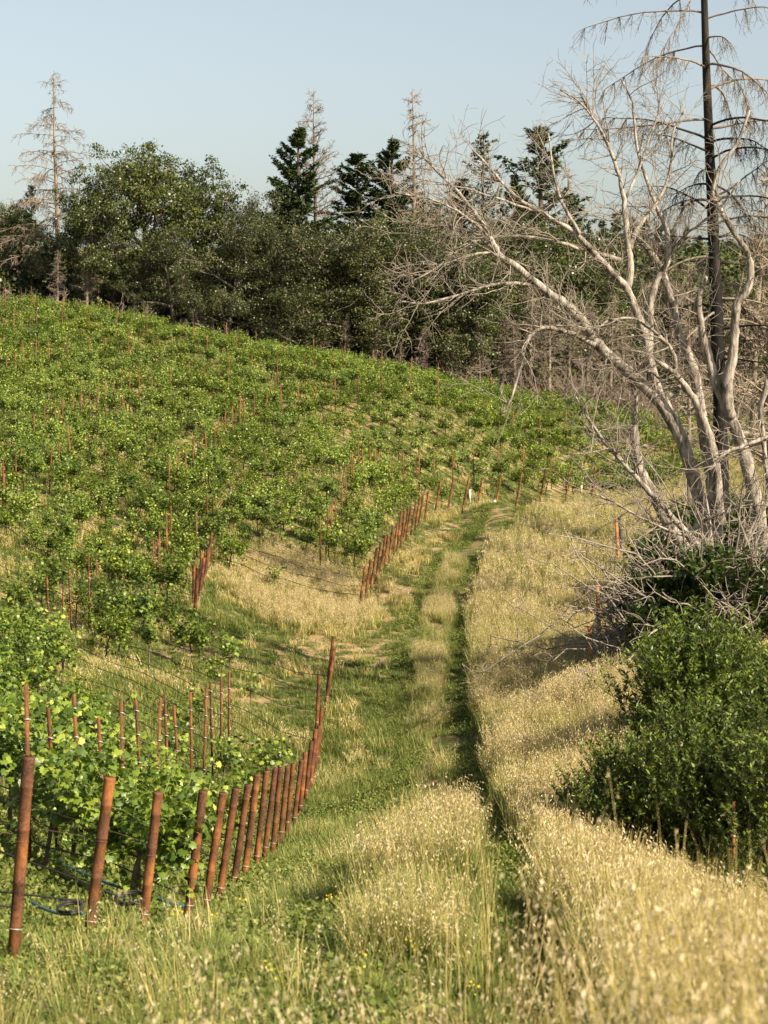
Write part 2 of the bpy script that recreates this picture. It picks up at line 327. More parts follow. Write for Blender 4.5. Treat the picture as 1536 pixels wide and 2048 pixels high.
# ------------------------------------------------------------------ geometry-node scatter for uncountable stuff
def scatter_object(name, sources, P, rot, scl, idx, label, cat, kind='stuff'):
    col = bpy.data.collections.new(name + '_sources')
    for i, me in enumerate(sources):
        col.objects.link(bpy.data.objects.new('%s_clump_%02d' % (name, i), me))
    me = bpy.data.meshes.new(name); P = np.asarray(P, np.float32); me.vertices.add(len(P)); me.vertices.foreach_set('co', P.ravel())
    a = me.attributes.new('rot', 'FLOAT_VECTOR', 'POINT'); a.data.foreach_set('vector', np.asarray(rot, np.float32).ravel())
    a = me.attributes.new('scl', 'FLOAT_VECTOR', 'POINT'); a.data.foreach_set('vector', np.asarray(scl, np.float32).ravel())
    a = me.attributes.new('idx', 'INT', 'POINT'); a.data.foreach_set('value', np.asarray(idx, np.int32))
    o = link(name, me, label=label, cat=cat, kind=kind)
    g = bpy.data.node_groups.new(name, 'GeometryNodeTree')
    g.interface.new_socket('Geometry', in_out='INPUT', socket_type='NodeSocketGeometry'); g.interface.new_socket('Geometry', in_out='OUTPUT', socket_type='NodeSocketGeometry')
    gi = g.nodes.new('NodeGroupInput'); go = g.nodes.new('NodeGroupOutput'); ip = g.nodes.new('GeometryNodeInstanceOnPoints')
    ci = g.nodes.new('GeometryNodeCollectionInfo'); ci.inputs[0].default_value = col; ci.inputs[1].default_value = True; ci.inputs[2].default_value = True
    def at(nm, ty):
        n = g.nodes.new('GeometryNodeInputNamedAttribute'); n.data_type = ty; n.inputs[0].default_value = nm; return n.outputs[0]
    er = g.nodes.new('FunctionNodeEulerToRotation'); g.links.new(at('rot', 'FLOAT_VECTOR'), er.inputs[0])
    g.links.new(gi.outputs[0], ip.inputs['Points']); g.links.new(ci.outputs[0], ip.inputs['Instance']); ip.inputs['Pick Instance'].default_value = True
    g.links.new(at('idx', 'INT'), ip.inputs['Instance Index']); g.links.new(er.outputs[0], ip.inputs['Rotation']); g.links.new(at('scl', 'FLOAT_VECTOR'), ip.inputs['Scale'])
    g.links.new(ip.outputs[0], go.inputs[0])
    md = o.modifiers.new('scatter', 'NODES'); md.node_group = g
    return o

# ------------------------------------------------------------------ ground sheet
def zones(x, y):
    """dryness and bare soil over the land"""
    s = x - trackx(y); f = fbm(x * .35, y * .35, 21)
    px = 768 + F * x / np.maximum(y, 1)
    dry = .42 - .22 * (s < -3) * sstep(75, 60, y) + .25 * sstep(.9, 2.0, s) + .1 * (np.abs(s) < .5) - .28 * sstep(60, 15, y) * (s < -1) 
    patch = np.exp(-(((x + 2.6) / 2.6) ** 2 + ((y - 62) / 5.5) ** 2)); dry = dry + .5 * patch
    soil = np.where(y > 68, .29 + .06 * sstep(75, 100, y), .22) + .30 * np.exp(-(((x + 1.2) / 1.3) ** 2 + ((y - 57) / 5) ** 2)) + .34 * np.exp(-((np.abs(s) - .75) / .3) ** 2) + .3 * np.exp(-((y - 34) / 3.5) ** 2 - (s / 2.) ** 2)
    soil = soil + .3 * np.exp(-(((s + 1.9) / .9) ** 2)) * sstep(60, 64, y) * (1 - sstep(80, 88, y)) - .25 * sstep(125, 135, y) - .3 * sstep(30, 12, y)
    soil = soil + .20 * sstep(36, 46, y) * (s < -3) * (1 - sstep(54, 60, y))
    return dry + (f - .5) * .5, soil + (fbm(x * .6, y * .6, 33) - .5) * .6
def build_ground():
    vs = np.r_[-900, -300, -100, -40, -20, -10, np.geomspace(3, 420, 520), np.geomspace(440, 4000, 20)]
    us = np.r_[-8, -4, -2, -1.2, -.8, -.55, np.linspace(-.42, .42, 300), .55, .8, 1.2, 2, 4, 8]
    Yg, Ug = np.meshgrid(vs, us, indexing='ij'); Xg = Ug * np.sqrt(Yg ** 2 + 100)
    Z = ground(Xg, Yg); n, m = Z.shape
    mb = MB(); i = np.arange(n - 1)[:, None] * m; j = np.arange(m - 1)[None]
    mb.add(np.stack([Xg, Yg, Z], -1), np.stack([i + j, i + j + 1, i + m + j + 1, i + m + j], -1).reshape(-1, 4))
    me = mb.mesh('ground', M_ground, True); d, s = zones(Xg.ravel(), Yg.ravel())
    for nm, v in (('dry', d), ('soil', s)): a = me.attributes.new(nm, 'FLOAT', 'POINT'); a.data.foreach_set('value', v.astype(np.float32))
    link('ground', me, kind='structure')
build_ground()

# ------------------------------------------------------------------ grass
def blades(mb, n, h, spread, width, lean, mi=0, hv=.4, seg=3, base=None):
    r = spread * np.sqrt(rs.rand(n)); a = rs.rand(n) * 6.283; b = np.c_[r * np.cos(a), r * np.sin(a), -.03 * np.ones(n)]
    if base is not None: b = base
    hh = h * (1 - hv + 2 * hv * rs.rand(n)) ; la = rs.rand(n) * 6.283; ln = lean * (.3 + rs.rand(n)); rd = rs.rand(n)
    side = np.c_[-np.sin(la), np.cos(la), np.zeros(n)]; out = np.c_[np.cos(la), np.sin(la), np.zeros(n)]
    wd = side * (width * (.6 + .8 * rs.rand(n)))[:, None]; L = []
    ts = np.linspace(0, 1, seg + 1)
    for t in ts[:-1]:
        c = b + out * (ln * hh * t * t)[:, None] + np.c_[np.zeros((n, 2)), hh * t * (1 - .25 * ln * t)]; ww = wd * (1 - .6 * t)
        L += [c - ww, c + ww]
    tip = b + out * (ln * hh)[:, None] + np.c_[np.zeros((n, 2)), hh * (1 - .25 * ln)]; L.append(tip)
    V = np.stack(L, 1); k = V.shape[1]; off = (np.arange(n) * k)[:, None]
    qs = [(2*i, 2*i+1, 2*i+3, 2*i+2) for i in range(seg - 1)]; 
    q = (np.array(qs)[None] + off[:, None]).reshape(-1, 4) if qs else None
    tr = (np.array([(k-3, k-2, k-1)])[None] + off[:, None]).reshape(-1, 3)
    mb.add(V.reshape(-1, 3), q, tr, np.repeat(rd, k), mi); return tip, out
def oats(mb, n, h, spread, w, mi_stem, mi_head, spk=9, size=.022):
    for i in range(n):
        r = spread * math.sqrt(random.random()); a = U_(0, 6.28); H = h * U_(.75, 1.15); la = U_(0, 6.28) if random.random() < .4 else U_(2.4, 4.0)
        ln = U_(.05, .30); o = np.array([math.cos(la), math.sin(la), 0])
        t = np.linspace(0, 1, 6); P = np.array([r * math.cos(a), r * math.sin(a), -.03]) + o * (ln * H * t ** 2)[:, None] + np.c_[np.zeros((6, 2)), H * t * (1 - .15 * t * ln * 2)]
        tube(mb, P, np.linspace(w, w * .5, 6), 3, mi_stem, False, random.random())
        m = spk; tt = rs.uniform(.66, 1.0, m); C = np.stack([np.interp(tt, t, P[:, k]) for k in range(3)], -1)
        az = rs.rand(m) * 6.283; off = np.c_[np.cos(az), np.sin(az), -.2 * np.ones(m)] * (rs.uniform(.01, .045, m))[:, None] + o * .015
        ax = norm(np.c_[np.cos(az) * .5, np.sin(az) * .5, -1 + .5 * rs.rand(m)] + o * .3)
        scatter(mb, LANCE * np.array([1.25, 1, 1]), None, DQ, C + off, frames(ax, rdir(m)), rs.uniform(.7, 1.3, m) * size, None, mi_head)
        scatter(mb, LANCE * np.array([1.25, 1, 1]), None, DQ, C + off, frames(ax, rdir(m)), rs.uniform(.7, 1.3, m) * size, None, mi_head)
def clump(kind, far=1.0):
    mb = MB()
    if kind == 'short': blades(mb, 60, .085, .24, .0038 * far, .9); blades(mb, 8, .17, .2, .003 * far, .7)
    if kind == 'mid': blades(mb, 50, .19, .22, .0035 * far, .8); blades(mb, 6, .34, .15, .003 * far, .5, 1); blades(mb, 3, .2, .2, .003 * far, .8, 2)
    if kind == 'tallgreen': blades(mb, 45, .45, .2, .0035 * far, .4, 1); blades(mb, 20, .3, .2, .004 * far, .5, 0); blades(mb, 16, .62, .16, .0028 * far, .35, 2); oats(mb, 3, .68, .15, .0018 * far, 1, 3, 8, .02 * far)
    if kind == 'green_oats': blades(mb, 22, .5, .2, .0035, .35, 1); blades(mb, 14, .7, .18, .0026, .25, 2); blades(mb, 10, .45, .2, .004, .4, 0); oats(mb, 7, .82, .17, .0022, 2, 3, 9, .02)
    if kind == 'straw': blades(mb, 26, .5, .2, .0032 * far, .35, 2); blades(mb, 26, .48, .2, .0035 * far, .4, 1); oats(mb, 6, .78, .17, .0020 * far, 2, 3, 10, .021 * far)
    if kind == 'strawshort': blades(mb, 40, .32, .2, .003 * far, .5, 2); blades(mb, 8, .25, .2, .003 * far, .5, 1); oats(mb, 3, .45, .15, .0018 * far, 2, 3, 7, .018 * far)
    if kind == 'weed':
        p = np.c_[rs.randn(60, 2) * .09, np.abs(rs.randn(60)) * .06 + .03]; scatter(mb, DIAM, None, DQ, p, frames(rdir(60) + [0, 0, .4], rdir(60) + [0, 0, 1]), rs.uniform(.025, .055, 60)); blades(mb, 30, .08, .22, .0038 * far, .9)
    return mb.mesh(kind + '_tuft', [M_gshort, M_gmid, M_straw, M_oat])
def cand(n, y0, y1, u0=-.21, u1=.21, pw=1.0):
    """random land points, denser near the camera (density falls as 1/y^pw)"""
    t = rs.rand(n)
    if abs(pw - 2) < 1e-6: y = y0 * (y1 / y0) ** t
    else: y = ((y0 ** (2 - pw)) + t * (y1 ** (2 - pw) - y0 ** (2 - pw))) ** (1 / (2 - pw))
    return rs.uniform(u0, u1, n) * (y + 4), y
def place(name, kinds, x, y, keep, sc, label, far=1.0, cat='grass', tilt=.12, lean=(0, 0), dryf=None):
    """kinds run from green to dry; patches of each follow a slow noise"""
    x = x[keep]; y = y[keep]; sc = sc[keep] if np.ndim(sc) else np.full(len(x), sc); n = len(x)
    var = [clump(k, far) for k in kinds for _ in range(3)]; nk = len(kinds)
    P = np.c_[x, y, ground(x, y)]; rot = np.c_[rs.randn(n, 2) * tilt + np.array(lean), rs.rand(n) * 6.283]
    f = (fbm(x * .9, y * .45, 17) - .5) * 2.4 + .5 + rs.randn(n) * .22 + (0 if dryf is None else dryf[keep]); kid = np.clip((f * nk).astype(int), 0, nk - 1)
    sv = sc * rs.uniform(.7, 1.3, n) * (.72 + .56 * fbm(x * 1.6, y * .9, 19)); S = np.c_[sv ** .5, sv ** .5, sv]
    scatter_object(name, var, P, rot, S, kid * 3 + rs.randint(0, 3, n), label, cat); print(name, n)
def tallmask(x, y):
    s = x - trackx(y); wob = (fbm(x * .8, y * .5, 41) - .5) * .5
    s = s + (fbm(x * 0 + 3, y * .35, 91) - .5) * .3
    right = sstep(1.0, 1.2, s + wob * 1.25 - .18 * sstep(34, 24, y))
    mid = (1 - sstep(.26, .46, np.abs(s + .0) - wob * .6)) * np.where(y > 14, sstep(.38, .56, fbm(x * 1.2, y * .5, 55) + .08), 1) * (1 - .92 * sstep(27, 31, y) * (1 - sstep(42, 47, y))) * (1 - .6 * sstep(66, 72, y))
    return right, mid
def build_grass():
    # right bank: tall wild oats, near (out of focus) and middle distance
    x, y = cand(5200, 2.6, 12, -.24, .26, 1.0); s = x - trackx(y); R, Mi = tallmask(x, y)
    k = (s > 1.25 + (fbm(x * 2, y, 4) - .5) * .5) | ((rs.rand(len(x)) < .03) & (y > 4))
    place('wild_oats', ['green_oats', 'green_oats', 'straw'], x, y, k, np.where(x > .3, 1.0, .8), 'tall dry wild oats at the lower right, nearest the viewer', 1.0)
    x, y = cand(30000, 11, 62, -.03, .21, 1.35); R, Mi = tallmask(x, y); inten = .35 + .65 * sstep(.35, .6, fbm(x * .5, y * .3, 5))
    k = rs.rand(len(x)) < R
    place('dry_bank_grass', ['tallgreen', 'tallgreen', 'straw', 'straw'], x, y, k, .9 + .35 * (fbm(x * .7, y * .4, 8) - .5), 'tall straw-coloured grass covering the bank right of the track', 1.5)
    x, y = cand(15000, 58, 125, -.03, .22, 1.0); R, Mi = tallmask(x, y); k = rs.rand(len(x)) < R * (1 - .8 * sstep(100, 112, y)) * (x - trackx(y) < 45)
    place('far_bank_grass', ['tallgreen', 'tallgreen', 'tallgreen', 'straw'], x, y, k, np.where(y > 84, .6, .95), 'olive and straw grass on the bank beside the bend of the track', 2.4)
    # strip between the wheel ruts
    y = 12.5 + 58 * rs.rand(7600) ** 1.15; x = trackx(y) + rs.uniform(-.55, .55, len(y)); R, Mi = tallmask(x, y); k = rs.rand(len(x)) < Mi
    place('track_centre_grass', ['mid', 'tallgreen', 'tallgreen', 'straw'], x, y, k, np.where(y < 16, .6, np.where(y < 27, .85, .58)) , 'tall grass strip growing between the two wheel ruts', 1.4, dryf=-.1 * sstep(24, 12, y) - .28 * sstep(27, 34, y))
    # straw patch in the hollow
    n = 3000; a = rs.rand(n) * 6.283; r = np.sqrt(rs.rand(n)); x = -2.7 + 2.6 * r * np.cos(a) - (r * np.sin(a)) * 1.2; y = 63 + 7 * r * np.sin(a)
    k = rs.rand(n) < (1 - sstep(.6, 1, r)) * (x < trackx(y) - 1.6)
    place('straw_patch', ['straw', 'strawshort'], x, y, k, .62, 'pale straw grass patch in the hollow between two groups of end posts', 2.0)
    # green grass: near verge and everywhere among the vines
    x, y = cand(34000, 7, 45, -.22, .06, 1.45); s = x - trackx(y); k = (s < -.4 + .3 * vnoise(x, y, 3)) & (rs.rand(len(x)) < .95)
    place('green_verge_grass', ['weed', 'short', 'short', 'mid'], x, y, k, .85 - .25 * sstep(16, 12, y), 'short green grass between the near end posts and the track', 1.6, dryf=-.1 + .3 * sstep(30, 45, y))
    x, y = cand(3600, 7.5, 46, -.12, .1, 1.0); s = x - trackx(y); k = (s < -.9) & (fbm(x * .7, y * .5, 61) > .56 + .06 * sstep(15, 12, y))& (x > np.interp(y, near_Y, [W(b[0], b[1], Y)[0] for (t, b), Y in zip(near_posts, near_Y)]) + .15)
    place('verge_seed_grass', ['mid', 'tallgreen', 'strawshort'], x, y, k, .62, 'yellowing seed-headed grass scattered on the green verge', 1.4, dryf=-.3 * sstep(24, 12, y))
    y = 7 + 92 * rs.rand(15000) ** 1.5; sg = np.where(rs.rand(len(y)) < .5, -1, 1); x = trackx(y) + sg * .75 + rs.randn(len(y)) * .18; x = np.where(y < 14, trackx(y) + rs.uniform(-1.2, 1.1, len(y)), x); k = rs.rand(len(x)) < .75 * np.where(y > 14, .4 + .6 * (fbm(x * 1.5, y * .8, 71) > .5), 1)
    place('rut_grass', ['short', 'short', 'weed'], x, y, k, .8, 'trampled short grass in the wheel ruts', 1.7)
    x, y = cand(42000, 40, 132, -.21, .13, .7); s = x - trackx(y); d, so = zones(x, y)
    k = (s < -1) & (rs.rand(len(x)) < np.clip(1.1 - 1.35 * so, .05, 1) * np.where(y > 85, .55, .95))
    place('vineyard_grass', ['short', 'short', 'mid', 'mid', 'strawshort'], x, y, k, .85, 'thin green grass on the ground among the vine rows', 2.6, dryf=-.2 * sstep(66, 52, y))
build_grass()

# ------------------------------------------------------------------ vines
def stray_oats():
    mb = MB()
    for px, py, Y in [(520,1690,6.5),(505,1730,6.5),(180,1880,5),(195,1960,5.2),(395,1640,6),(470,1790,6),(600,1850,5.5),(450,1880,5),(660,1900,5),(300,1980,4.6),(720,1960,5),(860,1880,5),(980,1800,5.5),(770,1820,6),
            (1060,1620,7),(1240,1530,6.5),(1290,1540,6.5),(1330,1590,6),(1420,1590,6),(1190,1640,6),(1390,1640,5.5),(1480,1640,5.5),(1110,1680,6.5),(420,1950,4.6),(560,1960,4.8),(240,1900,5.6)] + [(random.uniform(300, 1120), random.uniform(1850, 2040), random.uniform(5, 8.5)) for _ in range(70)]:
        t = W(px, py, Y); a = MB(); z = gz(t[0], Y); h = t[2] - z; k = mb.n
        oats(mb, 1, h, .01, .0016, 0, 1, 22, .021)
        V = mb.V[-3:]
        for v in V: v *= np.array([1, 1, 1], np.float32); v += np.array([t[0], Y, z], np.float32)
    link('stray_oats', mb.mesh('stray_oats', [M_straw, M_oat]), label='single blurred wild oat stalks close to the viewer', cat='grass', kind='stuff')
stray_oats()

def vine_mesh(kind):
    wood = MB(); leaf = MB()
    if kind == 'young': H0, span, nsh, lf = .55, .16, 8, 16
    elif kind == 'full': H0, span, nsh, lf = .66, .56, 28, 27
    elif kind == 'mid': H0, span, nsh, lf = .74, .40, 17, 25
    P = walk((0, 0, -.12), (0, 0, 1), H0 + .12, 6, .10); P[:, :2] *= 1 - .3 * np.linspace(0, 1, 7)[:, None]
    tube(wood, P, np.linspace(.028, .02, 7) * (.6 if kind == 'young' else 1), 6)
    top = P[-1]
    for sg in (-1, 1):
        A = walk(top, (sg, 0, .12), span, 5, .10, (0, 0, -.2)); tube(wood, A, np.linspace(.017, .009, 6), 5)
    for i in range(nsh):
        b = top + np.array([U_(-span, span), U_(-.04, .04), U_(-.02, .05)]); L = U_(.35, .95) * (.75 if kind == 'young' else 1)
        d = np.array([U_(-.35, .35), U_(-.35, .35), 1.0 if random.random() < .84 else U_(-.6, .2)])
        S = walk(b, d, L, 6, .16, (0, 0, -.25)); tube(leaf, S, np.linspace(.004, .002, 7), 3, 1, False)
        m = lf; t = rs.rand(m) * 6; k0 = np.minimum(t.astype(int), 5); f = (t - k0)[:, None]; C = S[k0] * (1 - f) + S[k0 + 1] * f
        az = rs.rand(m) * 6.283; out = np.c_[np.cos(az), np.sin(az), rs.uniform(-.5, .4, m)]
        C = C + out * rs.uniform(.02, .08, m)[:, None]
        nr = norm(out * .6 + np.array([.25, -.25, .75]) + rs.randn(m, 3) * .45)
        scatter(leaf, GRAPE, GT, None, C, frames(out + rs.randn(m, 3) * .3 + [0, 0, -.5], nr), rs.uniform(.042, .088, m), None, 0)
    return wood.mesh('vine_trunk', M_vinewood, True), leaf.mesh('vine_foliage', [M_vine, M_shoot])
VM = {k: [vine_mesh(k) for _ in range(n)] for k, n in (('full', 7), ('mid', 6), ('young', 4))}
def merged_vine(tr, fo):
    mb = MB()
    for me, off in ((tr, 0), (fo, 1)):
        V = np.zeros(len(me.vertices) * 3, np.float32); me.vertices.foreach_get('co', V); R = np.zeros(len(me.vertices), np.float32); me.attributes['rnd'].data.foreach_get('value', R)
        first = True
        for k in (3, 4):
            fs = [(list(p.vertices), p.material_index) for p in me.polygons if len(p.vertices) == k]
            for mi in (0, 1):
                f = [a for a, b in fs if b == mi]
                if not f: continue
                if first: base = mb.n; mb.V.append(V.reshape(-1, 3)); mb.R.append(R); mb.n += len(R); first = False
                mb.F[k].append(np.array(f) + base); mb.MI[k].append(np.full(len(f), mi + off, np.int32))
    return mb.mesh('vine_clump', [M_vinewood, M_vine, M_shoot])

ROWD = np.array([-.78, .62])
def endpt(t, b, Y): p = W(b[0], b[1], Y); return p[0], p[1]
ends = [endpt(*p, Y) + ('near', i) for i, (p, Y) in enumerate(zip(near_posts, near_Y))]
ends += [endpt(*mid_posts[i], mid_Y[i]) + ('mid', i) for i in (1, 0, 3, 2, 5, 4)]
ends += [endpt(*p, Y) + ('far', i) for i, (p, Y) in enumerate(zip(far_posts, far_Y))]
ends += [(13.0 + .85 * i, 100.6 + 1.45 * i, 'back', i) for i in range(18)]
ends += [(-9.2, 57.5, 'left', 0)]
def inside(x, y, m=1.0): return (x > -.193 * y - m - 1) and (y < 130)
rows = []
for ex, ey, g, i in ends:
    if g == 'left': continue
    L = 0
    while L < 90 and inside(ex + ROWD[0] * L, ey + ROWD[1] * L): L += .5
    rows.append((ex, ey, g, i, L))

# terrain-following drip hoses and wires
def rowline(ex, ey, L, h, sag=.06, step=1.0, t0=0.0):
    t = np.arange(t0, L + .01, step); x = ex + ROWD[0] * t; y = ey + ROWD[1] * t
    z = ground(x, y); 
    if len(z) > 5: z = np.convolve(np.pad(z, 2, 'edge'), np.ones(5) / 5, 'valid')
    return np.c_[x, y, z + h + sag * np.sin(t * 2.6 + ex * 7) - sag * .5]
for ex, ey, g, i, L in rows:
    if L < 2: continue
    far = max(1, ey / 42.)
    mb = MB(); tube(mb, rowline(ex, ey, L, .42, .05), .0085 * far ** .5, 5)
    nm = {'near': 'in the near block', 'mid': 'ending at the middle posts', 'far': 'ending at the posts along the bend', 'back': 'high on the back slope'}[g]
    link('drip_hose', mb.mesh('drip_hose', M_hose), label='thin black drip hose under a vine row ' + nm, cat='hose', group='drip hoses ' + nm)
    mb = MB(); tube(mb, rowline(ex, ey, L, .95, .015), .0022 * far, 3)
    link('trellis_wire', mb.mesh('trellis_wire', M_wire), label='thin rusty trellis wire over a vine row ' + nm, cat='wire', group='trellis wires ' + nm)

def density(x, y, g, i, t):
    px = 768 + F * x / y
    if g == 'near':
        d = 1.0
        if i >= 9: d = .25 + .75 * sstep(3.0 + .2 * (i - 9), 5 + .4 * (i - 9), t)
        if i >= 13: d = .22 + .5 * sstep(5, 9, t)
        if i >= 19: d = .25 + .6 * sstep(2, 7, t)
        return float(d)
    if g == 'mid': return .85
    if g == 'far' and i < 4: return .25 + .7 * float(sstep(4, 7, t))
    return .93
vines = []
for ex, ey, g, i, L in rows:
    t = (2.3 if i < 3 else .85) if g == 'near' else 1.1 if g != 'back' else .6
    while t < L:
        tt = t + U_(-.12, .12); x = ex + ROWD[0] * tt; y = ey + ROWD[1] * tt
        d = density(x, y, g, i, tt) * (1 if fbm(np.array(x * .35), np.array(y * .35), 77) > .34 else .5)
        if 370 < 768 + F * x / y < 445 and 52 < y < 63.5 and g != 'mid': d = 0
        if random.random() < d: vines.append((x, y, g, i, tt, d))
        t += 1.12 if g == 'near' else 1.14
vines.sort(key=lambda v: v[1])
print('vines', len(vines))
def vine_vis(v):
    p = proj(np.array([v[0], v[1], gz(v[0], v[1]) + .9])); return -40 < p[0] < 1576
vis = [v for v in vines if vine_vis(v)]; print('visible', len(vis))
rowang = math.atan2(ROWD[1], ROWD[0])
nind = 0; rest = []
gl = {'near': 'near block left of the leaning end posts', 'mid': 'block behind the middle posts', 'far': 'slope above the bend of the track', 'back': 'back slope'}
for v in vis:
    x, y, g, i, t, d = v
    kind = 'young' if d < .35 or (random.random() < .07 and y < 100) else ('full' if (g == 'near' and i < 12) or y > 95 or random.random() < .4 else 'mid')
    k = random.randrange(len(VM[kind])); s = U_(.78, 1.12) * (.92 if y > 60 else 1.04); rz = rowang + U_(-.15, .15) + (math.pi if random.random() < .5 else 0); z = gz(x, y)
    if nind < 300:
        nind += 1; kn = 'small young grapevine' if kind == 'young' else 'leafy green grapevine'
        e = link('grapevine', None, (x, y, z), rz, label='%s in the %s' % (kn, gl[g]), cat='grapevine', group=('young vines in the ' if kind == 'young' else 'vines in the ') + gl[g]); e.scale = (s, s, s); e.empty_display_size = .2
        link('trunk', VM[kind][k][0], parent=e); link('foliage', VM[kind][k][1], parent=e)
    else: rest.append((x, y, z, rz, s, ['full', 'mid', 'young'].index(kind), k))
src = []; base = []
for k in ('full', 'mid', 'young'):
    base.append(len(src)); src += [merged_vine(*m) for m in VM[k]]
R_ = np.array([r[:5] for r in rest]); idx = [base[r[5]] + r[6] for r in rest]
scatter_object('distant_grapevines', src, R_[:, :3], np.c_[np.zeros((len(R_), 2)), R_[:, 3]], np.repeat(R_[:, 4:5], 3, 1), idx, 'green grapevines in rows covering the upper vineyard slope', 'vineyard')

# ------------------------------------------------------------------ steel posts and stakes
def pipe_post(base, top, r, label, group, ties=2):
    """rusty well-casing pipe sunk in the ground, slightly leaning"""
    base = np.asarray(base, float); ax = top - base; L = np.linalg.norm(ax); ax /= L
    e = link('end_post', None, tuple(base), label=label, cat='post', group=group); e.empty_display_size = .2
    mb = MB(); zs = [-.35]; rr = [r]
    ring = sorted([L * f + U_(-.03, .03) for f in (.18, .42, .66, .85)])
    for q in ring: zs += [q - .012, q - .006, q + .006, q + .012]; rr += [r, r * 1.05, r * 1.05, r]
    zs += [L - .02, L, L, L - .04]; rr += [r * 1.04, r * 1.04, r * .86, r * .84]
    tube(mb, np.array(zs)[:, None] * ax[None] + 0, rr, 14, 0, True)
    # the last rings step inwards and down: an open pipe mouth
    link('pipe', mb.mesh('pipe', M_rust, True), parent=e)
    for k in range(ties):
        h = L * (.20 if k == 0 else .62) + U_(-.05, .05); mb = MB(); A = np.cross(ax, [0, 1, 0]); A /= np.linalg.norm(A); B = np.cross(ax, A)
        th = np.linspace(0, 6.6, 13); P = ax * h + (np.cos(th)[:, None] * A + np.sin(th)[:, None] * B) * (r * 1.09) + ax * (.008 * np.sin(th))[:, None]
        tube(mb, P, .0035 if k == 0 else .0022, 4, 0, False); link('wire_tie', mb.mesh('wire_tie', M_rod if k == 0 else M_wire), parent=e)
    return e
ordn = ['nearest', 'second', 'third', 'fourth', 'fifth', 'sixth', 'seventh', 'eighth', 'ninth', 'tenth', 'eleventh', 'twelfth', 'thirteenth', 'fourteenth', 'fifteenth',
        'sixteenth', 'seventeenth', 'eighteenth', 'nineteenth', 'twentieth', 'twenty-first', 'twenty-second', 'twenty-third', 'twenty-fourth', 'last']
for G, Ys, ph, gr, r in ((near_posts, near_Y, 'of the long line by the green verge', 'leaning end posts beside the green verge', .043),
                  (mid_posts, mid_Y, 'of the small group left of the straw patch', 'end posts left of the straw patch', .05),
                  (far_posts, far_Y, 'of the line curving along the bend of the track', 'end posts along the bend of the track', .045)):
    for i, ((t, b), Y) in enumerate(zip(G, Ys)):
        p = W(b[0], b[1], Y); z = gz(p[0], p[1]); sgn = np.array([p[0], p[1], z]); tp = W(t[0], t[1], Y + .05)
        if G is far_posts and i > 15: tp = sgn + (tp - sgn) * (1.62 / max(.4, tp[2] - z))
        if tp[2] - z < 1.15: tp = sgn + (tp - sgn) * (1.3 / max(.3, tp[2] - z))
        if tp[2] - z > 1.9: tp = sgn + (tp - sgn) * (1.8 / (tp[2] - z))
        o = 'nearest' if i == 0 else ordn[i] + ' nearest' if i < len(G) - 1 else 'farthest'
        pipe_post(sgn, tp + np.array([U_(-.02, .02), 0, U_(-.03, .03)]), r * U_(.92, 1.06), 'rusty steel pipe post, %s %s' % (o, ph), gr, 2 if Y < 45 else 1)

def stake_mesh(h):
    """rolled T-section vine stake with clips"""
    mb = MB(); w, tn = .030, .005
    def bx(x0, x1, y0, y1, z0, z1):
        V = [(x, y, z) for z in (z0, z1) for x, y in ((x0, y0), (x1, y0), (x1, y1), (x0, y1))]
        mb.add(V, [(0, 3, 2, 1), (4, 5, 6, 7), (0, 1, 5, 4), (1, 2, 6, 5), (2, 3, 7, 6), (3, 0, 4, 7)])
    bx(-w * .75, w * .75, -tn, 0, -.3, h); bx(-tn * .6, tn * .6, 0, w * 1.1, -.3, h - .002)
    for k in range(int(h / .12)): bx(-w * .95, -w * .752, -tn * .9, tn * .6, .2 + k * .12, .235 + k * .12)
    cl = []
    for z in (.44, .95, 1.3, 1.6):
        if z < h: c = MB(); tube(c, [(-.03, -.012, z), (0, -.02, z + .01), (.035, -.012, z), (.04, .01, z - .012)], .005, 4); cl.append(c.mesh('clip', M_rod))
    return mb.mesh('stake', M_rust), cl
def add_stake(e, k, clips):
    link('stake', SM[k][0], parent=e)
    for c in SM[k][1] if clips else (): link('clip', c, parent=e)
SM = [stake_mesh(h) for h in (1.75, 1.9, 1.6)]
ns = 0
stakes = []
for ex, ey, g, i, L in rows:
    t = {'near': 2.2 if i < 17 else 8.0, 'mid': 1.6, 'far': 2.4 if i > 2 else 7, 'back': 2.5 + (i % 2) * 99}[g]
    while t < L:
        stakes.append((ex + ROWD[0] * t, ey + ROWD[1] * t, g)); t += 7.2
stakes = [s for s in stakes if vine_vis(s)]
print('stakes', len(stakes))
stakes.sort(key=lambda s: s[1])
for x, y, g in stakes[:300]:
    k = random.randrange(3); f = 1 if y < 60 else 1.1
    e = link('vine_stake', None, (x, y, gz(x, y)), U_(-.4, .4), label='thin rusty stake in the ' + gl[g], cat='stake', group='rusty stakes in the ' + gl[g])
    e.rotation_euler = (U_(-.05, .05), U_(-.05, .05), U_(-.5, .5)); e.scale = (f, f, U_(.95, 1.1) * (1.12 if y < 45 else 1)); e.empty_display_size = .1
    add_stake(e, k, y < 60)

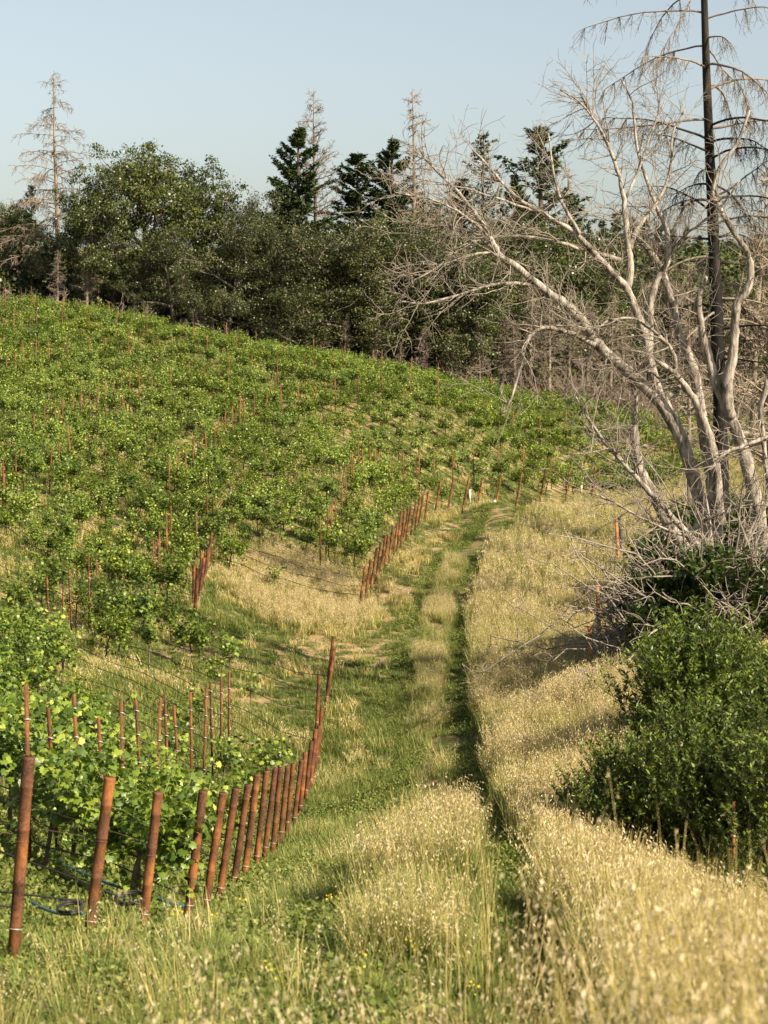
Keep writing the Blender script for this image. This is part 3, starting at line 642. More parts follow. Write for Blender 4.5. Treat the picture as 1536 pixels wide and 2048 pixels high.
# blue hoses lying between the first near rows, with green ties
def hose(pa, pb, r, m, name, label, sag=.05):
    t = np.linspace(0, 1, 14)[:, None]; P = pa * (1 - t) + pb * t; P[:, 2] -= sag * np.sin(t[:, 0] * math.pi)
    mb = MB(); tube(mb, P, r, 8); link(name, mb.mesh(name, m, True), label=label, cat='hose')
hose(W(72, 1704, 20.6), W(368, 1812, 18.7), .016, M_blue, 'blue_hose', 'blue plastic pipe sloping down to the fourth nearest end post')
hose(W(60, 1802, 16.6), W(165, 1826, 15.6), .014, M_blue, 'blue_hose', 'short dark blue pipe ending beside the second nearest end post')
mbc = MB(); th = np.linspace(0, 13, 50); c0 = W(140, 1820, 15.7)
tube(mbc, np.c_[c0[0] + .10 * np.cos(th), c0[1] + .16 * np.sin(th), c0[2] + .003 * th], .009, 6); link('hose_coil', mbc.mesh('hose_coil', M_hose), label='black hose end coiled left of the second nearest end post', cat='hose')
mbc = MB(); c0 = W(262, 1800, 17.2); tube(mbc, np.c_[c0[0] + .14 * np.cos(th), c0[1] + .2 * np.sin(th), c0[2] + .003 * th], .009, 6); link('hose_coil', mbc.mesh('hose_coil', M_hose), label='black hose end coiled between the second and third nearest end posts', cat='hose')

# pale grow tubes around replanted vines
for k, (px, py, Y, lb) in enumerate([(391, 915, 82, 'pale grow tube in the left middle of the vineyard slope'), (990, 958, 90, 'pale grow tube right above the posts at the bend'),
        (940, 946, 92, 'pale grow tube left of the one above the bend posts'), (1163, 945, 104, 'pale grow tube near the dead branches at the bend'), (555, 975, 78, 'pale grow tube low in the centre of the slope')]):
    p = W(px, py, Y); mb = MB(); z = gz(p[0], p[1]); tube(mb, [(0, 0, -.05), (0, 0, .58), (.01, 0, .6), (.01, 0, .2)], [.05, .05, .04, .04], 10)
    link('grow_tube', mb.mesh('grow_tube', M_tube, True), (p[0], p[1], z), label=lb, cat='grow tube')

# ------------------------------------------------------------------ trees
def oak_variant(H, R, trunk_h, nl, leafm, seed, dens=1.0, lsize=.108, barkm=None, narrow=1.0):
    st = rs.get_state(); rs.seed(seed); random.seed(seed)
    wood = MB(); leaf = MB(); tips = []
    T = walk((0, 0, -.5), (U_(-.1, .1), U_(-.1, .1), 1), H * .62 + .5, 8, .07); tr = H * .022
    tube(wood, T, np.linspace(tr * 1.25, tr * .35, 9), 9)
    for i in range(nl):
        f = trunk_h + (1 - trunk_h) * (i / nl) ** .9; k = f * (len(T) - 1); k0 = min(int(k), len(T) - 2); b = T[k0] + (T[k0 + 1] - T[k0]) * (k - k0)
        az = i * 2.4 + U_(-.4, .4); up = .15 + 1.5 * f ** 2; Ls = R * U_(.75, 1.15) * (1 - .35 * f) * narrow ** .5
        A = walk(b, (math.cos(az), math.sin(az), up), Ls, 6, .16, (0, 0, .25)); tube(wood, A, np.linspace(tr * .5, tr * .14, 7), 6)
        for j in range(6):
            kk = 2 + j * .75 if j < 5 else 6; q = A[min(int(kk), 6)]; d2 = norm(norm(A[-1] - A[0]) + rs.randn(3) * .75 + [0, 0, .35]); B = walk(q, d2, R * U_(.28, .5), 5, .2, (0, 0, .2))
            tube(wood, B, np.linspace(tr * .18, tr * .06, 6), 4, 0, False)
            for m in range(5):
                q2 = B[min(2 + m, 5)]; C = walk(q2, norm(B[-1] - B[0]) + rs.randn(3) * .9, R * U_(.10, .22), 3, .25); tube(wood, C, np.linspace(tr * .07, tr * .03, 4), 3, 0, False); tips.append(C[-1]); 
    for m in range(8):
        C = walk(T[-1], rs.randn(3) * .6 + [0, 0, .9], R * U_(.2, .45), 3, .25); tube(wood, C, np.linspace(tr * .25, tr * .05, 4), 4, 0, False); tips += [C[-1], C[-2]]
    tips = np.array(tips); n = int(88 * dens); C = np.repeat(tips, n, 0); cs = np.repeat(rs.uniform(.5, 1.2, len(tips)), n)
    g = rs.randn(len(C), 3) * np.array([.31, .31, .19]) * (R / 5) ** .4 * cs[:, None]; P = C + g; P[:, 2] = np.maximum(P[:, 2], .4)
    out = norm(g + rs.randn(len(C), 3) * .25); nr = norm(out * .5 + rs.randn(len(C), 3) * .5 + [.1, -.1, .6])
    scatter(leaf, DIAM * np.array([1.1, 1, 1]), None, DQ, P, frames(rdir(len(C)) + out * .4, nr), rs.uniform(.6, 1.3, len(C)) * lsize)
    rs.set_state(st)
    return wood.mesh('trunk', barkm or M_greybark, True), leaf.mesh('crown', leafm)

def fir_variant(H, R, seed, leafm=None, dens=1.0, top_bare=0.0, irregular=.25):
    st = rs.get_state(); rs.seed(seed); random.seed(seed)
    wood = MB(); leaf = MB(); T = np.array([(0, 0, -.5), (.05, 0, H * .3), (0, .05, H * .6), (.03, 0, H * .85), (0, 0, H)])
    r0 = H * .014; tube(wood, T, [r0 * 1.2, r0, r0 * .65, r0 * .3, .02], 9)
    z = H * .12; Pl = []; Ax = []; Nn = []; S = []
    while z < H * .985:
        f = z / H; prof = (1 - f) ** .75 * (.55 + .45 * min(1, f / .25)); nb = random.choice((4, 5, 5, 6))
        for k in range(nb):
            if random.random() < .12: continue
            az = U_(0, 6.28); L = max(.25, R * prof * U_(1 - irregular * 1.3, 1 + irregular)); A = walk((0, 0, z + U_(-.1, .1)), (math.cos(az), math.sin(az), .30 + .8 * f * f), L, 6, .06, (0, 0, -.35 + .35 * f))
            tube(wood, A, np.linspace(max(.012, r0 * .2 * prof + .01), .008, 7), 4, 0, False)
            m = int((46 * L + 12) * dens); t = rs.uniform(.12, 1, m) * 6; k0 = np.minimum(t.astype(int), 5); fr = (t - k0)[:, None]; C = A[k0] * (1 - fr) + A[k0 + 1] * fr
            d = norm(A[-1] - A[0]); sd = np.cross(d, [0, 0, 1.]); sg = rs.choice([-1, 1], m)[:, None]
            wd = (.16 + .22 * L / R * R / 2.5) * (1.1 - t / 7.5)
            ax = norm(sd * sg * .8 + d * .7 + rs.randn(m, 3) * .25 + [0, 0, -.25]); Pl.append(C + ax * (rs.rand(m) * wd)[:, None] * .8); Ax.append(ax); Nn.append(norm(rs.randn(m, 3) * .4 + [0, 0, 1])); S.append(rs.uniform(.15, .30, m))
        z += H * .026 + .02 * random.random() * H * .5
    P = np.concatenate(Pl); S = np.concatenate(S)
    scatter(leaf, LANCE * np.array([1.9, 1, 1]), None, DQ, P, frames(np.concatenate(Ax), np.concatenate(Nn)), S)
    scatter(leaf, LANCE * np.array([1.9, 1, 1]), None, DQ, P + rs.randn(len(P), 3) * .06, frames(np.concatenate(Ax) + rs.randn(len(P), 3) * .4, rdir(len(P))), S * .8)
    rs.set_state(st)
    return wood.mesh('trunk', M_brown, True), leaf.mesh('crown', leafm or M_fir)

def snag_variant(H, R, seed, barkm=None, twigm=None, droop=.5, tw=1.0, start=.25, r0f=.012):
    """dead conifer: bare trunk with arching limbs and hanging twigs"""
    st = rs.get_state(); rs.seed(seed); random.seed(seed)
    wood = MB(); br = MB(); T = walk((0, 0, -.5), (0, 0, 1), H + .5, 10, .012); r0 = H * r0f; tube(wood, T, np.linspace(r0 * 1.25, .015, 11), 10)
    z = H * start
    while z < H * .985:
        f = z / H; prof = min((1 - f) ** .8 * 1.25, 1) * (.7 + .3 * min(1, (f - start + .1) / .2))
        for k in range(random.choice((2, 3, 3, 4))):
            az = U_(0, 6.28); L = max(.2, R * prof * U_(.35, 1.25) * (.3 if random.random() < .12 else 1)); k_ = f * 10 * H / (H + .5) + .5 / (H + .5) * 10; k0 = min(int(k_), 9); b = T[k0] + (T[k0 + 1] - T[k0]) * (k_ - k0)
            A = walk(b, (math.cos(az), math.sin(az), U_(.1, .5)), L, 8, .07, (0, 0, -droop * U_(.6, 1.5))); tube(br, A, np.linspace(max(.012, r0 * .22 * prof + .006), .006 * tw, 9), 5, 0, False)
            for m in range(int(3 + L * 4.5)):
                q = A[random.randrange(2, 9)] ; d = norm(norm(A[-1] - A[0]) + rs.randn(3) * .7 + [0, 0, -droop * .9]); B = walk(q, d, U_(.2, .55) * L ** .5 * .9, 4, .15, (0, 0, -droop)); tube(br, B, np.linspace(.006 * tw, .0035 * tw, 5), 3, 0, False)
                for _ in range(2):
                    q2 = B[random.randrange(1, 5)]; C = walk(q2, norm(B[-1] - B[0]) + rs.randn(3) * .6 + [0, 0, -droop * .5], U_(.12, .35), 3, .15); tube(br, C, .0035 * tw, 3, 0, False)
        z += H * U_(.008, .03)
    rs.set_state(st)
    return wood.mesh('trunk', barkm or M_snag, True), br.mesh('branches', twigm or M_snag)

OAKS = [oak_variant(12, 5.2, .22, 13, M_oak, 11), oak_variant(11, 5.6, .18, 14, M_oak, 12), oak_variant(12, 4.6, .25, 13, M_oak, 13, 1.1)]
BROAD = [oak_variant(14, 4.4, .3, 16, M_madrone, 21, .8, .125), oak_variant(13, 3.6, .3, 14, M_madrone, 22, .7, .12)]
AIRY = fir_variant(14, 3.8, 45, M_airy, .30, 0, .7)
FIRS = [fir_variant(16, 4.3, 41, None, 1.2, 0, .4), fir_variant(15, 4.2, 42, None, 1.1, 0, .5), fir_variant(14, 4.2, 43, None, .55, 0, .7), fir_variant(10, 2.6, 44, M_far, .8)]
SNAGS = [snag_variant(17, 5.0, 51, None, None, .55, 3.0), snag_variant(16, 3.0, 52, None, None, -.15, 3.0), snag_variant(15, 2.6, 53, None, M_deadtwig, .15, 3.0)]
_tz = {}
def TOPZ(var):
    k = var[1].name + var[0].name
    if k not in _tz:
        z = []
        for m_ in var:
            V = np.zeros(len(m_.vertices) * 3, np.float32); m_.vertices.foreach_get('co', V); z.append(np.percentile(V[2::3], 99.97))
        _tz[k] = float(max(z))
    return _tz[k]
def tree(name, var, px, top_py, Y, H0, label, cat='tree', group=None, wide=1.0, rz=None, base_z=None, brname='crown'):
    H0 = TOPZ(var)
    top = W(px, top_py, Y); x, y = top[0], Y; z = gz(x, y) if base_z is None else base_z; s = (top[2] - z) / H0
    e = link(name, None, (x, y, z), U_(0, 6.28) if rz is None else rz, label=label, cat=cat, group=group); e.scale = (s * wide, s * wide, s)
    link('trunk', var[0], parent=e); link(brname, var[1], parent=e); return e
GT_ = 'trees along the top of the vineyard'
# (variant, px, top py, distance, label, width factor)
for v, h0, px, ty, Y, lb, wd in [
    (BROAD[0], 14.3, 283, 276, 134, 'tall bright-leaved oak, highest crown on the left half of the treeline', 1.0),
    (BROAD[1], 13.3, 405, 308, 137, 'slender oak with open crown right of the tallest left oak', .9),
    (BROAD[1], 13.3, 178, 330, 133, 'leafy oak standing around the foot of the leftmost dead fir', .95),
    (OAKS[2], 12.0, 508, 360, 136, 'ragged oak with a sprig-like top between slender oak and firs', .8),
    (OAKS[0], 12.3, 455, 420, 131, 'dark oak low in front of the slender open oak', 1.0),
    (OAKS[1], 11.3, 595, 415, 131, 'broad olive-brown oak in front of the pointed fir', 1.15),
    (OAKS[0], 12.3, 695, 440, 132, 'broad olive oak at the centre of the treeline', 1.1),
    (OAKS[2], 12.0, 790, 440, 133, 'olive oak below the tall dead snag in the centre', 1.1),
    (OAKS[1], 11.3, 885, 430, 134, 'dark oak where the vineyard edge meets the dead thicket', 1.1),
    (OAKS[0], 12.3, 345, 455, 131, 'dark oak at the vineyard edge below the tallest left oak', 1.0),
    (OAKS[1], 11.3, 225, 470, 133, 'dark oak between the dead fir and the tallest left oak', 1.0),
    (OAKS[2], 12.0, 105, 450, 134, 'dark oak in front of the leftmost dead fir', 1.0),
    (OAKS[0], 12.3, 10, 440, 140, 'dark oak cut off by the left edge of the photo', 1.1),
    (OAKS[2], 12.0, 975, 430, 138, 'shadowed oak behind the left fan of dead branches', 1.1),
    (BROAD[0], 11.3, 1075, 420, 142, 'green oak behind the middle of the dead branches', 1.1),
    (BROAD[1], 12.3, 1180, 460, 150, 'oak seen through the bare forked tree', 1.2),
    (OAKS[2], 12.0, 1330, 520, 158, 'low oak beyond the vineyard near the charred trunk', 1.3),
    (OAKS[1], 11.3, 1480, 530, 160, 'low oak right of the charred trunk', 1.3),
    (BROAD[1], 13, 740, 415, 136, 'green oak between the two broad olive oaks', 1.0),
    (BROAD[0], 13, 930, 470, 132, 'green leafy oak standing before the thicket at the vineyard corner', .9),
    (BROAD[1], 13, 55, 400, 138, 'leafy oak behind the vineyard near the left edge', .9),
    (AIRY, 14.3, 967, 262, 148, 'airy thin-leaved tree with see-through crown right of centre', .95)]:
    tree('oak_tree', v, px, ty, Y, h0, lb, group=GT_, wide=wd)
for v, h0, px, ty, Y, lb, wd in [
    (FIRS[0], 16, 597, 247, 142, 'dense pointed fir left of the tall snag in the centre', 1.0),
    (FIRS[1], 15, 716, 303, 145, 'rounded fir between the pointed fir and the darkest fir', 1.15),
    (FIRS[0], 16, 785, 270, 146, 'darkest fir beside the central dead snag', 1.0),
    (FIRS[1], 15, 838, 392, 144, 'short fir right under the central dead snag', 1.0),
    (FIRS[2], 14, 1082, 248, 146, 'ragged fir with sparse limbs right of the airy tree', 1.0),
    (FIRS[0], 16, 560, 372, 141, 'lower dark fir at the left flank of the pointed fir', .8),
    (FIRS[1], 15, 925, 352, 150, 'mid-height fir left of the airy tree', .8),
    (FIRS[0], 16, 1030, 345, 152, 'fir between the airy tree and the ragged fir', .7),
    (FIRS[2], 14, 1145, 385, 150, 'sparse fir right of the ragged fir, behind bare twigs', .8),
    (FIRS[1], 15, 872, 398, 146, 'small dense fir right of the central snag', .8),
    (FIRS[2], 14, 62, 368, 140, 'thin ragged fir near the left edge', .6),
    (FIRS[1], 15, 20, 432, 150, 'small fir behind the oaks at the left edge', .9)]:
    tree('fir_tree', v, px, ty, Y, h0, lb, group='live firs in the treeline', wide=wd * 1.3)
for v, px, ty, Y, h0, lb in [(SNAGS[0], 112, 140, 136, 17, 'tall bare dead fir at the left with wide drooping limbs'),
    (SNAGS[1], 632, 176, 145, 16, 'bare dead tree with upswept limbs behind the pointed fir'),
    (SNAGS[2], 828, 178, 140, 15, 'pale bare snag right of the darkest fir'),
    (SNAGS[2], 1135, 330, 148, 15, 'thin bare snag right of the ragged fir')]:
    tree('dead_fir', v, px, ty, Y, h0, lb, cat='dead tree', group='dead conifers of the treeline', wide=1.0, brname='branches')

# ridge conifers on the far hill
for k, (px, ty, Y) in enumerate([(1150,440,300),(1178,452,310),(1205,440,320),(1232,425,330),(1262,432,320),(1290,440,330),(1318,450,300),(1345,458,330),(1372,452,310),(1400,470,320),
        (1385,505,280),(1462,480,320),(1490,492,330),(1520,470,320),(30,408,330),(55,425,350),(8,425,340),(1120,460,300),(1240,480,270),(1180,500,260),(1430,500,300)]):
    side = 'left edge' if px < 300 else 'right'
    tree('ridge_conifer', FIRS[3], px, ty, Y, 10, 'small far conifer on the distant ridge at the ' + side, group='conifers on the distant ridge, ' + side, wide=U_(1.0, 1.7))

# hillside woods and undergrowth (masses)
def bush_mesh(m, n=900, sz=.16, h=1.0, r=1.0):
    mb = MB(); c = rs.randn(14, 3) * np.array([.45, .45, .3]) * r + [0, 0, h * .55]; P = np.repeat(c, n // 14, 0); P = P + rs.randn(len(P), 3) * .22 * r; P[:, 2] = np.abs(P[:, 2])
    scatter(mb, DIAM, None, DQ, P, frames(rdir(len(P)), norm(rs.randn(len(P), 3) + [.2, -.2, .8])), rs.uniform(.6, 1.3, len(P)) * sz)
    for i in range(5): tube(mb, walk((0, 0, -.2), rs.randn(3) * .5 + [0, 0, 1], h, 4, .15), [.03, .025, .02, .015, .01], 4, 1, False)
    return mb.mesh('bush', [m, M_snag])
def brush_mesh(m, n=34, L=1.6, w=.014):
    mb = MB()
    for i in range(n):
        A = walk((U_(-.3, .3), U_(-.3, .3), -.1), rs.randn(3) * .6 + [0, 0, 1], L * U_(.5, 1.1), 6, .2, (0, 0, -.2)); tube(mb, A, np.linspace(w, w * .4, 7), 3, 0, False)
        for _ in range(5):
            B = walk(A[random.randrange(2, 7)], norm(A[-1] - A[0]) + rs.randn(3) * .8, U_(.2, .6) * L * .6, 4, .2); tube(mb, B, w * .4, 3, 0, False)
    return mb.mesh('brush', m)
def stuff(name, src, x, y, s, label, cat):
    n = len(x); scatter_object(name, src, np.c_[x, y, ground(x, y)], np.c_[rs.randn(n, 2) * .1, rs.rand(n) * 6.28], np.repeat(s[:, None], 3, 1), rs.randint(0, len(src), n), label, cat)
bs = [bush_mesh(M_far) for _ in range(3)]
n = 2600; y = 165 + 220 * rs.rand(n) ** 1.1; x = rs.uniform(-.26, .28, n) * y; k = fbm(x * .04, y * .04, 50) > .42
stuff('hillside_woods', bs, x[k], y[k], rs.uniform(1.6, 4.2, k.sum()), 'scrubby woods covering the far hillside behind the dead branches', 'woods')
n = 1500; y = 131 + 16 * rs.rand(n); x = rs.uniform(-.22, .22, n) * y
ub = [bush_mesh(M_oak) for _ in range(3)] + [bush_mesh(M_madrone)]
k = rs.rand(n) < np.where(x > 8, .45, .8)
stuff('undergrowth', ub, x[k], y[k], rs.uniform(.7, 1.9, k.sum()) * np.where(y[k] < 133, .6, 1), 'dark green undergrowth below the oaks at the vineyard edge', 'undergrowth')
br = [brush_mesh(M_snag, 34, 1.6, .02) for _ in range(4)]
n = 460; y = 130 + 16 * rs.rand(n); x = rs.uniform(.01, .24, n) * y; k = np.ones(n, bool)
stuff('dead_brush', br, x[k], y[k], rs.uniform(.8, 1.9, n), 'grey leafless brush thicket beyond the right end of the vineyard', 'brush')
n = 110; y = 128.5 + 4 * rs.rand(n); x = rs.uniform(-.2, .02, n) * y
stuff('dead_brush_edge', [brush_mesh(M_deadtwig, 14, 1.3, .02) for _ in range(2)], x, y, rs.uniform(.6, 1.5, n), 'pale dead sticks scattered below the oaks', 'brush')
# burnt thin trunks standing in the thicket
PT = [snag_variant(10, 1.5, s_, M_snag, M_snag, .3, 3.0, .35, .014) for s_ in (61, 62)]
for k, (px, ty, Y) in enumerate([(1062,560,133),(1100,600,131),(1140,570,136),(1175,600,133),(1010,620,133),(1222,590,135),(960,640,131),(520,620,130.5),(690,640,130.5),(745,660,130.5),(800,680,130.5),(845,650,130.5),(905,660,130.5),(590,640,130.5),(400,600,130.3),(1290,560,140),(1360,560,138),(1250,640,132),(1030,640,131),(640,600,131),(172,470,131),(113,500,130.5)]):
    where = 'in the thicket right of the oaks' if px > 900 else 'in front of the treeline oaks'
    tree('burnt_sapling', PT[k % 2], px, ty, Y, 10, 'thin grey dead trunk standing ' + where, cat='dead tree', group='thin dead trunks ' + where, brname='branches', wide=1.3)

# ------------------------------------------------------------------ charred fir in the right foreground
def charred_fir():
    st = rs.get_state(); rs.seed(99); random.seed(99); Y = 57.
    T = np.array([W(px, py, Y) for px, py in ((1448,1180),(1444,1000),(1440,850),(1434,650),(1426,450),(1419,300),(1413,150),(1409,20),(1404,-160),(1400,-330))])
    T[0, 2] = gz(T[0, 0], Y) - .4
    e = link('charred_fir', None, tuple(T[0] + [0, 0, .4]), label='tall fir with blackened trunk and bare arching limbs, cut by the top edge', cat='dead tree'); o = T[0] + [0, 0, .4]
    rad = np.array([17, 15, 14, 12.8, 11, 9.5, 8, 6.8, 5, 2]) * Y / F
    mb = MB(); t = np.linspace(0, 5, 21); tube(mb, np.stack([np.interp(t, range(10), T[:, k]) for k in range(3)], -1) - o, np.interp(t, range(10), rad) * (1 + .05 * rs.randn(21)), 14); link('burnt_trunk', mb.mesh('trunk', M_char, True), parent=e)
    mb = MB(); t = np.linspace(5, 9, 13); tube(mb, np.stack([np.interp(t, range(10), T[:, k]) for k in range(3)], -1) - o, np.interp(t, range(10), rad) * .99, 14); link('upper_trunk', mb.mesh('trunk', M_charup, True), parent=e)
    br = MB(); dk = MB()
    py = -320.
    while py < 760:
        for sgn in (-1, 1):
            if random.random() < .15: continue
            pyo = py; py = py + U_(-22, 22)
            mbx = dk if (py > 250 and random.random() < .65) else br
            b = np.array([np.interp(py, [-330,-160,20,150,300,450,650,850], [1400,1404,1409,1413,1419,1426,1434,1440]), py]); p = W(b[0], b[1], Y)
            az = U_(-1.25, 1.25); L = (2.1 + 1.7 * random.random()) * (.35 if random.random() < .15 else 1) * (1 if py > -100 else .6) * (.8 if py > 560 else 1)
            A = walk(p, (sgn * math.cos(az), math.sin(az), U_(-.1, .6)), L, 10, .08, (0, 0, -U_(.2, 1.4)))
            tube(mbx, A - o, np.linspace(.04 if py > 100 else .03, .010, 11), 5, 0, False)
            for m in range(int(20 * L)):
                q = A[random.randrange(3, 11)]
                if py < 60 and random.random() < .35: continue
                d = norm(A[-1] - A[-4]) * .5 + rs.randn(3) * .35 + [0, 0, -.8]; B = walk(q, d, U_(.2, .75), 5, .12, (0, 0, -.5)); tube(mbx, B - o, np.linspace(.0075, .0045, 6), 3, 0, False)
                for _ in range(2): tube(mbx, walk(B[random.randrange(1, 6)], rs.randn(3) * .5 + [0, 0, -.6], U_(.1, .3), 3, .2) - o, .0042, 3, 0, False)
            py = pyo
        py += U_(20, 42)
    link('branches', br.mesh('branches', M_snag), parent=e); link('burnt_branches', dk.mesh('burnt_branches', M_charup), parent=e); rs.set_state(st)
charred_fir()

# ------------------------------------------------------------------ the big pale dead tree
def dead_oak():
    st = rs.get_state(); rs.seed(5); random.seed(5); Y0 = 46.
    LM = [  # (pixel path, radius px at start, at end, depth start, depth end)
     ([(1420,1330),(1412,1200),(1380,1110),(1330,1040),(1308,990),(1282,950),(1270,900),(1267,848)], 15, 10, 0, -.6),
     ([(1430,1330),(1425,1150),(1400,1000),(1372,900),(1345,840),(1310,790),(1275,760),(1245,735),(1205,700),(1188,680),(1165,640),(1130,608),(1090,580),(1040,540),(1000,512)], 17, 6.5, 0, -1.8),
     ([(1345,840),(1325,800),(1314,780),(1298,722),(1292,678),(1285,655),(1267,605),(1252,572),(1235,555),(1203,523),(1179,494),(1150,464),(1090,430),(1030,395),(975,330),(945,300)], 13, 2, .1, -1.0),
     ([(1255,580),(1262,540),(1258,500),(1252,450),(1248,400),(1236,340),(1212,280),(1182,225),(1160,185)], 8.5, 1.8, -.1, .6),
     ([(1258,500),(1268,470),(1275,455),(1300,425),(1320,400),(1345,330),(1342,270),(1372,215)], 6.5, 1.8, .1, 1.2),
     ([(1297,720),(1300,690),(1299,649),(1302,590),(1320,546),(1337,526),(1337,473),(1326,438),(1312,412),(1292,360),(1272,290),(1266,200),(1242,158)], 9, 1.8, .3, .9),
     ([(1440,1180),(1435,1050),(1412,900),(1393,766),(1381,722),(1352,649),(1346,605),(1326,552),(1317,526),(1279,482),(1262,440),(1240,420)], 14, 4.5, .8, 1.5),
     ([(1530,1180),(1520,1040),(1501,956),(1481,883),(1457,825),(1431,766),(1419,722),(1405,664),(1393,605),(1411,552)], 17, 6, .2, .6),
     ([(1462,835),(1456,810),(1455,766),(1466,707),(1469,649),(1472,605),(1495,582),(1504,546),(1495,502),(1472,473),(1443,423),(1422,385),(1440,330),(1475,290),(1500,220)], 13, 2.5, .3, -.4),
     ([(1440,1050),(1432,950),(1422,883),(1405,839),(1393,804),(1372,775),(1355,751),(1337,737),(1314,722)], 12, 4, -.6, -1.2),
     ([(1352,745),(1349,716),(1343,699),(1326,678),(1302,658),(1267,634),(1223,640)], 5, 2.5, -.9, -1.5),
     ([(1190,690),(1150,670),(1110,657),(1080,655),(1052,680),(1040,740),(1022,800),(1000,830)], 6, 2, -1.2, -1.6),
     ([(1100,585),(1060,568),(1000,566),(930,585),(850,610),(795,602)], 4.5, 1.6, -1.4, -2.4),
     ([(1030,532),(980,502),(900,520),(830,560)], 4, 1.5, -1.7, -2.4),
     ([(1002,512),(950,462),(880,450),(800,470)], 4.5, 1.5, -1.8, -1.0),
     ([(1000,512),(985,480),(962,440),(905,370),(852,322),(838,295)], 5.5, 1.5, -1.8, -1.4),
     ([(985,480),(930,430),(870,400),(790,385)], 3.5, 1.3, -1.8, -2.8),
     ([(1090,430),(1010,402),(930,375),(872,368)], 3, 1.3, -.7, -1.6),
     ([(1160,468),(1118,400),(1104,330),(1097,268)], 4, 1.3, -.8, -.4),
     ([(1240,520),(1170,500),(1100,480),(1040,470),(960,478),(900,500)], 5, 1.4, -.3, -1.6),
     ([(1236,340),(1205,262),(1165,205),(1120,180)], 3.5, 1.2, .4, .1),
     ([(1250,400),(1282,330),(1302,262),(1330,200)], 3.5, 1.2, .4, 1.2),
     ([(1320,546),(1360,480),(1395,450),(1440,420),(1480,360)], 4, 1.4, .5, -.5),
     ([(1267,850),(1275,800),(1262,770),(1280,740),(1310,745),(1325,765)], 5, 2.5, -.6, -.9),
     ([(1445,1165),(1384,1075),(1341,1032),(1300,985),(1259,940),(1205,880),(1165,820),(1150,792)], 8, 1.8, -2.0, -3.2),
     ([(1375,1065),(1410,1040),(1436,1030),(1500,1010)], 4.5, 2.5, -2.1, -2.6),
     ([(1536,875),(1490,890),(1450,905),(1420,940)], 5, 2.5, -.6, -1.4),
     ([(1560,1255),(1489,1276),(1450,1292),(1400,1330)], 7, 4, -3.5, -3.2),
     ([(1384,1075),(1330,1060),(1270,1030),(1220,1000),(1180,985)], 3.5, 1.3, -2.4, -3.2),
     ([(1536,1000),(1500,1060),(1485,1100),(1495,1160),(1470,1210)], 5, 2.5, -1.5, -2.0),
     ([(1536,760),(1520,820),(1528,900),(1536,960)], 6, 5, -.5, -.6),
     ([(1215,642),(1190,660),(1150,652),(1100,650)], 2.5, 1, -1.5, -2),
    ]
    base = W(1430, 1300, Y0); base[2] = gz(base[0], base[1]); o = base
    e = link('dead_oak', None, tuple(base), label='large pale leafless oak with many forked limbs reaching left', cat='dead tree')
    tw = MB(); ntw = 0
    for li, (px, ra, rb, d0, d1) in enumerate(LM):
        n = len(px); Q = np.array([W(a, b, Y0 + d0 + (d1 - d0) * i / (n - 1)) for i, (a, b) in enumerate(px)])
        if li in (0, 1): Q[0, 2] = min(Q[0, 2], gz(Q[0, 0], Q[0, 1]) - .2)
        m = (n - 1) * 4 + 1; t = np.linspace(0, n - 1, m); C = np.stack([np.interp(t, range(n), Q[:, k]) for k in range(3)], -1)
        for _ in range(2): C[1:-1] = (C[:-2] + 2 * C[1:-1] + C[2:]) / 4
        rad = np.linspace(ra, rb, m) ** 1.0 * Y0 / F * .95; C[1:-1] += rs.randn(m - 2, 3) * .008; mb = MB()
        tube(mb, C - o, rad * (1 + .06 * rs.randn(m)), 10 if ra > 6 else 7); link('limb', mb.mesh('limb', M_dead, True), parent=e)
        Lt = np.linalg.norm(np.diff(C, axis=0), axis=1).sum(); k1 = int(Lt * (6.8 if ra < 9 else 3.8))
        for _ in range(k1):
            f = U_(.12 if ra < 9 else .3, 1) ** .8; i0 = min(int(f * (m - 1)), m - 2); q = C[i0]; tg = norm(C[i0 + 1] - C[i0])
            d = norm(tg * U_(.2, 1.1) + rs.randn(3) * .75 + [-.12, 0, .12]); L = U_(.35, 1.5) * (1.0 if ra < 9 else .8); r1 = min(rad[i0] * .45, .013 + .006 * random.random())
            A = walk(q, d, L, 6, .16, (0, 0, U_(-.5, .5))); tube(tw, A - o, np.linspace(r1, .006, 7), 4, 0, False)
            for _ in range(int(3 + L * 4)):
                B = walk(A[random.randrange(2, 7)], norm(A[-1] - A[0]) * .8 + rs.randn(3) * .6, U_(.15, .7), 4, .18, (0, 0, U_(-.5, .3))); tube(tw, B - o, np.linspace(.006, .004, 5), 3, 0, False); ntw += 1
                if random.random() < .6: tube(tw, walk(B[random.randrange(1, 5)], norm(B[-1] - B[0]) + rs.randn(3) * .6, U_(.1, .35), 3, .2) - o, .0038, 3, 0, False)
    link('twigs', tw.mesh('twigs', M_paletwig), parent=e); rs.set_state(st); print('twigs', ntw)
dead_oak()
